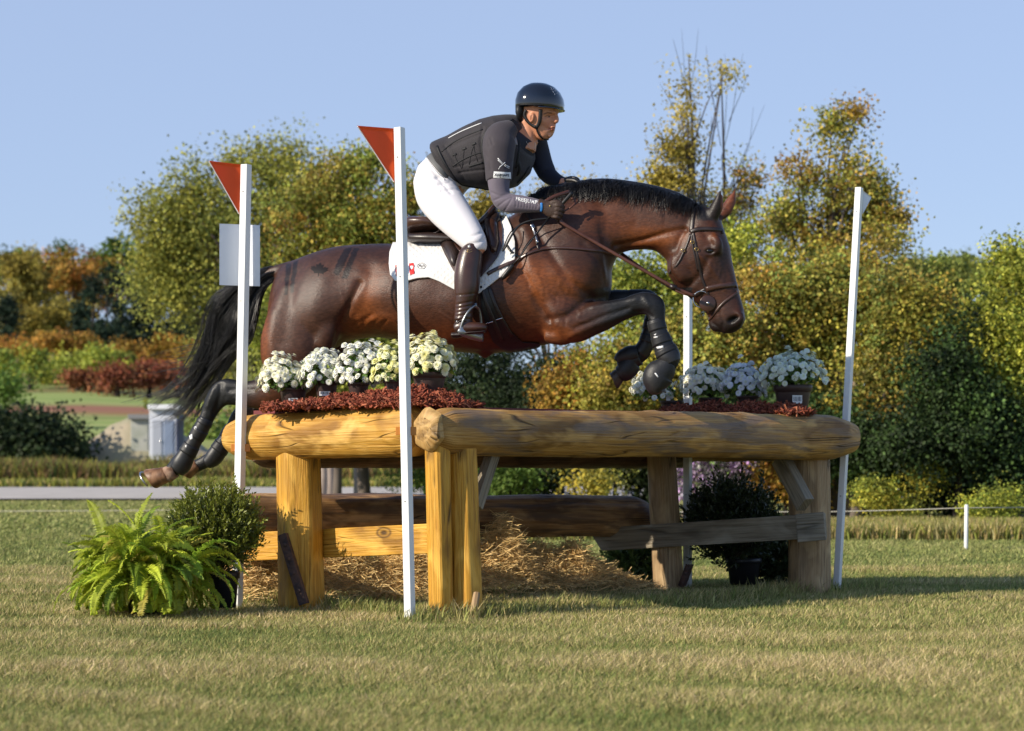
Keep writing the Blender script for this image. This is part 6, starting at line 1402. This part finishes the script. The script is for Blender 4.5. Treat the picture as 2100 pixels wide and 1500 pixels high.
tree("dark green shaded shrubbery below the rust trees behind the right flower pots", [(1500, 850, 80, 60), (1620, 860, 80, 60), (1740, 900, 80, 70), (1820, 940, 70, 60)], 24.2, (1640, 1060), PALS["dark"] + PALS["green"][:2], 12, 12000, .06, .04, barkd, nl=6)
# dark undergrowth under the trees
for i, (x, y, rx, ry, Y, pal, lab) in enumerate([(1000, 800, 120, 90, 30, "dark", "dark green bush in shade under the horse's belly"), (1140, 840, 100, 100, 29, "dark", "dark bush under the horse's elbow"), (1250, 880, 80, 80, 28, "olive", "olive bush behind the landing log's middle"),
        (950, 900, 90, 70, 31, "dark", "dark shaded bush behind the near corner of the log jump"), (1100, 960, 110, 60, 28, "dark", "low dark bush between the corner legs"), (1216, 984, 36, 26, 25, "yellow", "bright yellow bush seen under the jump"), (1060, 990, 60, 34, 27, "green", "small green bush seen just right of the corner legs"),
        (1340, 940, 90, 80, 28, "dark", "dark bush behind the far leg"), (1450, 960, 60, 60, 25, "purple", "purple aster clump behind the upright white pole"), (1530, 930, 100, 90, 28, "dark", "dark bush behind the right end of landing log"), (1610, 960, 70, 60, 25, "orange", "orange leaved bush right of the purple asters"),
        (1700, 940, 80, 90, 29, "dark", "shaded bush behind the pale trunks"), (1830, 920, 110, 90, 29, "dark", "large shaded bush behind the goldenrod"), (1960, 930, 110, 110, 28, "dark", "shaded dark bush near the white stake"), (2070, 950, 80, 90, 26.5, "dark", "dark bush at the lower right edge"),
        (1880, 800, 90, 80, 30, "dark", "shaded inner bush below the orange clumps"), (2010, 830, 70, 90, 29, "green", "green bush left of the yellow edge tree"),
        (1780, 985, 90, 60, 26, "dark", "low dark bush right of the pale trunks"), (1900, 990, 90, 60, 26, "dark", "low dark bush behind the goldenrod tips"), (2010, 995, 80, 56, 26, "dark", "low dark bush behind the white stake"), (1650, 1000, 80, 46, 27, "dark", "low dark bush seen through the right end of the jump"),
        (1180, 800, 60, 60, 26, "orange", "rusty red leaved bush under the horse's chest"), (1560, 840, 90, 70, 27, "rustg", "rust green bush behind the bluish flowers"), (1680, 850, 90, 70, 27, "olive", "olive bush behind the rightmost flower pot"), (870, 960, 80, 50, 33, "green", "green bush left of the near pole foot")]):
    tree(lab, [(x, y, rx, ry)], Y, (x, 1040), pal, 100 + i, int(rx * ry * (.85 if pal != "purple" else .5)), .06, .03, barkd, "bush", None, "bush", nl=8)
tree("golden flowering weeds in front of the dark bushes on the right", [(1810, 1010, 46, 34), (1870, 1000, 50, 40), (1915, 975, 22, 30), (1850, 1030, 70, 24)], 23.5, (1850, 1075), PALS["yellow"][1:] + PALS["ygreen"], 140, 4200, .035, 0, name="goldenrod", cat="wildflowers")
tree("yellow leaved weeds right of the white stake", [(2060, 1030, 50, 30), (2010, 1045, 40, 24)], 22.5, (2050, 1075), "ygreen", 141, 3000, .035, 0, name="weed_clump", cat="weeds")
# left of centre
tree("rounded olive and orange tree with visible stem behind the horse's saddle", [(742, 335, 44, 40), (690, 380, 60, 50), (790, 390, 50, 60), (640, 440, 70, 60), (740, 450, 100, 70), (830, 450, 60, 90), (600, 500, 50, 60), (700, 540, 110, 70), (600, 600, 70, 80), (800, 560, 80, 90), (880, 400, 30, 50, .6), (900, 520, 40, 70)], 33, (750, 1040), PALS["rustg"] + [(.30, .35, .05), (.26, .32, .045)], 21, 30000, .072, .11, barkm, nl=34)
tree("yellow green lower tree behind the flowers and the horse's stifle", [(700, 700, 110, 80), (820, 720, 90, 70), (580, 720, 60, 80), (640, 800, 90, 60), (520, 660, 40, 70), (800, 820, 110, 60), (560, 850, 50, 60)], 32, (690, 1042), PALS["olive"] + PALS["ygreen"][:2], 22, 22000, .068, .08, barkm, nl=16)
tree("large spreading yellow olive tree left of the jump against the sky", [(400, 385, 80, 42), (510, 352, 80, 38), (600, 340, 60, 34), (330, 440, 62, 48), (440, 450, 100, 60), (560, 430, 80, 60), (640, 410, 60, 60), (310, 520, 44, 52), (380, 540, 80, 60), (480, 560, 80, 60), (560, 540, 60, 60), (420, 640, 70, 50), (480, 690, 60, 60), (320, 590, 50, 50, .7), (360, 620, 40, 40, .6), (440, 760, 40, 40, .8)], 46, (676, 1020), "willow", 23, 30000, .10, .16, barkm, nl=40, droop=.5)
for i, x in enumerate((664, 678, 690)):
    g = G(); P = catmull([W(x + (i - 1) * 4, 1024, 44 + i), W(x, 985, 44 + i), W(x - 3 + i * 3, 900, 44 + i), W(x - 10 + i * 10, 700, 44 + i)], 5); g.tube(P, np.linspace(.09, .06, len(P)), 10)
    tag(g.build("bare_tree", [pm("pale_trunk", (.30, .24, .20), .9, base2=(.2, .16, .13), vscale=3)], None), ("slanting pale trunk, left of three under the jump's left log", "middle pale trunk of three under the jump's left log", "pale trunk nearest the dark wooden post")[i], "tree")
for x, Y, lab in ((1706, 26, "wide pale trunk beside the right leg of the jump"), (1744, 25, "narrow pale grey trunk right of the leaning pole")):
    g = G(); P = catmull([W(x - 6, 1062, Y), W(x, 980, Y), W(x + 8, 880, Y), W(x + 14, 760, Y)], 6); g.tube(P, np.linspace(.085 if x < 1720 else .05, .05, len(P)), 10)
    tag(g.build("bare_tree", [pm("pale_trunk", (.32, .24, .19), .9, base2=(.2, .15, .12), vscale=3)], None), lab, "tree")
g = G(); a = W(735, 1022, 40); b = W(737, 930, 40); g.box((a + b) / 2, (.10, .05, (b[2] - a[2]) / 2)); tag(g.build("fence_post", [pm("dark_post", (.04, .042, .05), .8)], None, smooth=False, bevel=.01), "dark upright wooden post seen under the left log", "post")
# field: stake and string
g = G(); a = W(1981, 1122, 17.6); b = W(1982, 1035, 17.6); g.tube([a - [0, 0, .05], a, b - [0, 0, .01], b], [.016, .016, .016, .010], 12); tag(g.build("fence_stake", [white], None), "short white plastic stake on the lawn at right", "stake")
g = G(); P = [W(2120, 1041, 18.5), W(1981, 1042, 17.6), W(1860, 1046, 18.4), W(1700, 1050, 20), W(1420, 1050, 22), W(900, 1046, 25), W(500, 1046, 27), W(-60, 1049, 29)]; g.tube(P, .004, 6); tag(g.build("boundary_string", [pm("string", (.42, .40, .34), .8)], None), "thin pale string stretched low across the lawn to the white stake", "string")
# dry grass stand at the foot of the trees, one object
def stand(name, label, n, y0, y1, h, pal, seed, xa, xb, wd=.008):
    r = np.random.default_rng(seed); Y = r.uniform(y0, y1, n); X = (r.uniform(xa, xb, n) - 1050) / F * Y; P = np.stack([X, Y, terr(X, Y)], 1); hh = h * r.uniform(.45, 1.15, n) * (1 + .3 * vnoise(P, .9, seed, 2)); a = r.uniform(0, 6.283, n); ln = hh * r.uniform(.1, .55, n)
    d = np.stack([np.cos(a) * ln, np.sin(a) * ln, hh], 1); wa = r.uniform(0, 6.283, n); s = np.stack([np.cos(wa), np.sin(wa), wa * 0], 1) * wd * (Y / y0 * r.uniform(.6, 1.4, n))[:, None]; mid = P + d * [.35, .35, .6]
    V = np.stack([P - s, P + s, mid + s, mid - s, P + d], 1).reshape(-1, 3); b = np.arange(n)[:, None] * 5; F3 = np.concatenate([b + [0, 1, 2], b + [0, 2, 3], b + [3, 2, 4]], 0); pal = np.array(PALS[pal] if isinstance(pal, str) else pal)
    C = pal[r.integers(0, len(pal), n)] * r.uniform(.6, 1.35, (n, 1)); tag(raw(name, V, F3, tleaf, col=np.repeat(C, 5, 0)), label, "tall grass", kind='stuff')
stand("dry_grass", "dry tan grass standing along the foot of the right hand trees", 60000, 19.8, 22, .17, PALS["dry"] + PALS["olive"][:3], 71, 930, 2300, .006)
stand("weedy_verge", "brown and green weeds along the far side of the gravel road", 60000, 67, 74, .75, PALS["brown"] + PALS["olive"], 72, -260, 1100, .022)
stand("roadside_grass", "low green grass edging the gravel road", 20000, 64.5, 67.5, .3, PALS["olive"] + PALS["dry"][:1], 73, -260, 1100, .02)
# far left: hedge, bank, cabin
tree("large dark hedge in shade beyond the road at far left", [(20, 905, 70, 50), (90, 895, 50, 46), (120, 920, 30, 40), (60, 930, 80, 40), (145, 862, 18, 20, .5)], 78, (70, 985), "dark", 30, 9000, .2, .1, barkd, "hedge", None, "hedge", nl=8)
tree("green bush at the left edge in front of the meadow", [(8, 790, 22, 26), (20, 810, 14, 16)], 120, (6, 870), "green", 31, 700, .25, .1, barkd, "bush", None, "bush", nl=4)
g = G(); c0 = W(245, 948, 80); n_ = 26; rows = []
for i in range(n_):
    u = i / (n_ - 1); x = -2.9 + 6.6 * u; hgt = .4 + 1.75 * math.exp(-((u - .55) / .33) ** 2) + .05 * math.sin(i * 2.1)
    rows.append(np.array([c0 + [x, -1.6, -1.2], c0 + [x, -1.1, hgt * .35 - .5], c0 + [x, -.3, hgt - .45], c0 + [x, .9, hgt - .35], c0 + [x, 2.2, hgt * .5 - .5], c0 + [x, 2.8, -1.2]]))
g.loft(rows); tag(g.build("gravel_bank", [pm("tan_gravel_bank", (.42, .34, .25), .95, .2, base2=(.30, .28, .19), vscale=1.1)], None), kind='structure')
cabw = pm("white_cabin_panel", (.62, .64, .70), .5); cb = empty("portable_cabin", W(334, 946, 77), "small white portable cabin with grey door beyond the road", "cabin")
def cbox(nm, x0, y0, x1, y1, Y0, Y1, m, par=cb): g = G(); a = W(x0, y1, Y0); b = W(x1, y0, Y0); g.box(((a[0] + b[0]) / 2, (Y0 + Y1) / 2, (a[2] + b[2]) / 2), ((b[0] - a[0]) / 2, (Y1 - Y0) / 2, (b[2] - a[2]) / 2)); return g.build(nm, [m], par, smooth=False, bevel=.02)
cbox("wall", 306, 838, 362, 944, 77, 78.2, cabw); dr = cbox("door", 312, 862, 332, 936, 76.96, 77, pm("cabin_door", (.40, .42, .48), .5)); cbox("window_panel", 336, 862, 356, 936, 76.96, 77, pm("blue_grey_panel", (.22, .27, .38), .4)); cbox("corner_post", 361, 848, 366, 944, 76.9, 78.2, pm("dark_corner", (.02, .03, .08), .6)); cbox("roof", 303, 830, 366, 840, 76.8, 78.4, pm("white_roof", (.8, .8, .82), .5)); cbox("handle", 328, 902, 330, 908, 76.9, 76.96, steel, dr)
sg_ = empty("shed", W(286, 946, 78), "pale weathered lean-to behind the tail hair beside the cabin", "shed"); cbox("wall", 268, 858, 304, 944, 79, 80.5, pm("pale_shed_wall", (.42, .42, .38), .8, base2=(.3, .32, .26), vscale=2), sg_); cbox("roof", 262, 850, 306, 860, 78.8, 80.8, pm("grey_shed_roof", (.2, .2, .2), .7), sg_)
# sumac, shrub rows and the wooded hillside: every tree a thing, each with its own crown and trunk
LAB = dict(red=("scarlet sumac shrub on the far meadow edge", "sumac", "scarlet sumac shrubs on the meadow edge"), yl=("yellow green shrub in the row below the hillside wood", "shrub", "yellow green shrubs below the hillside"), org=("orange shrub at the foot of the dark conifers", "shrub", "orange shrubs below the conifers"),
           con=("dark green conifer on the far hillside", "conifer", "dark conifers on the hillside"), gold=("golden autumn tree in the far hillside wood", "tree", "golden hillside trees"), grn=("green tree in the far hillside wood", "tree", "green hillside trees"), rus=("rust coloured tree in the far hillside wood", "tree", "rust coloured hillside trees"), rt=("muted green tree on the distant hill at right", "tree", "distant hill trees at right"))
k = 200
from collections import defaultdict
FAR = defaultdict(int); ORD = ['first', 'second', 'third', 'fourth', 'fifth', 'sixth', 'seventh', 'eighth', 'ninth', 'tenth', 'eleventh', 'twelfth', 'thirteenth', 'fourteenth', 'fifteenth', 'sixteenth']
def far_label(kind, x, y, base, i): return base + ", " + ORD[i] + " from the left"
def far(kind, items, pal, Y, leaf, dens=.9, con=False):
    global k
    for (x, y, rx, ry) in sorted(items):
        k += 1; YY = Y * (1 + .04 * math.sin(k * 1.7)); l = LAB[kind]; bx = (x - 1050) / F * YY; gz_ = float(terr(bx, YY)); cnt_ = FAR[kind]; FAR[kind] += 1; l = (far_label(kind, x, y, l[0], cnt_), l[1], l[2]); root = empty("conifer" if con else ("shrub" if kind in ("red", "yl", "org") else "tree"), (bx, YY, gz_), l[0], l[1], l[2])
        if con:
            bl = [(x, y + ry * (-1 + 2 * t), rx * (.15 + .95 * t), ry * .2) for t in np.linspace(.08, 1, 8)]
        else: bl = [(x, y, rx, ry * .9), (x - rx * .4, y + ry * .3, rx * .7, ry * .7), (x + rx * .4, y + ry * .25, rx * .7, ry * .7), (x + rx * .15, y - ry * .35, rx * .55, ry * .6)]
        C = foliage("crown", bl, YY, PALS[pal], k, leaf, int(rx * ry * dens * 1.7) + 400, root, sig=leaf * 1.9)
        g = G(); P = catmull([(bx, YY, gz_ - .2), (bx + .1, YY, (gz_ + C[:, 2].max()) / 2), (C[:, 0].mean(), YY, C[:, 2].max() * .97)], 3); g.tube(P, np.linspace(.3, .06, len(P)), 7); g.build("trunk", [barkd], root)
far("red", [(180, 778, 40, 14), (240, 770, 44, 20), (305, 768, 46, 20), (365, 772, 44, 18), (420, 768, 36, 20)], "red", 205, .30, 1.4)
far("yl", [(15, 750, 28, 24), (62, 748, 30, 24), (112, 750, 30, 26), (160, 745, 24, 22), (205, 748, 26, 24), (250, 742, 20, 16)], "ygreen", 222, .30, 1.2)
far("org", [(150, 706, 60, 14), (250, 728, 28, 22), (290, 724, 30, 22), (340, 722, 36, 22), (395, 716, 34, 22), (40, 712, 50, 12), (90, 705, 40, 12)], "orange", 240, .32, 1.1)
far("con", [(12, 662, 30, 56), (190, 650, 24, 76), (218, 640, 22, 84), (248, 632, 24, 92), (278, 640, 24, 84), (306, 650, 22, 74), (345, 652, 26, 60), (378, 660, 26, 56), (402, 668, 20, 48), (165, 672, 20, 48)], "conif", 300, .42, 1.0, True)
far("gold", [(20, 600, 46, 60), (70, 590, 44, 56), (110, 640, 36, 50), (60, 660, 44, 44), (150, 645, 34, 40), (30, 560, 36, 40), (10, 630, 30, 40), (130, 685, 40, 30)], "gold", 350, .5, .8)
far("rus", [(110, 565, 40, 42), (150, 560, 34, 40), (190, 570, 36, 50), (170, 600, 34, 40), (75, 560, 30, 30), (235, 600, 30, 40)], "orange", 375, .5, .8)
far("grn", [(8, 540, 24, 32), (48, 550, 30, 26), (130, 540, 30, 26), (200, 545, 36, 36), (235, 535, 40, 40), (275, 530, 40, 44), (320, 530, 50, 54), (380, 540, 60, 60), (450, 560, 60, 60), (300, 580, 50, 50), (150, 700, 60, 26), (230, 700, 60, 26), (340, 700, 60, 26), (60, 695, 60, 22), (410, 640, 50, 60), (480, 640, 50, 60)], "green", 400, .55, .6)
far("rt", [(1850, 575, 50, 36), (1910, 560, 44, 40), (1960, 566, 44, 34), (2010, 566, 48, 36), (2060, 578, 50, 32), (2110, 570, 40, 40)], "olive", 160, .26, 1.0)
# far side wood low behind everything: reads as one mass
rr_ = foliage("distant_wood", [(x, 900 - 30 * math.sin(x * .01), 90, 44) for x in range(420, 2300, 110)], 110, PALS["green"] + PALS["olive"], 400, .34, 16000, None)
tag(bpy.data.objects["distant_wood"], "hazy green mass of distant wood behind the near trees", "wood", kind='stuff')
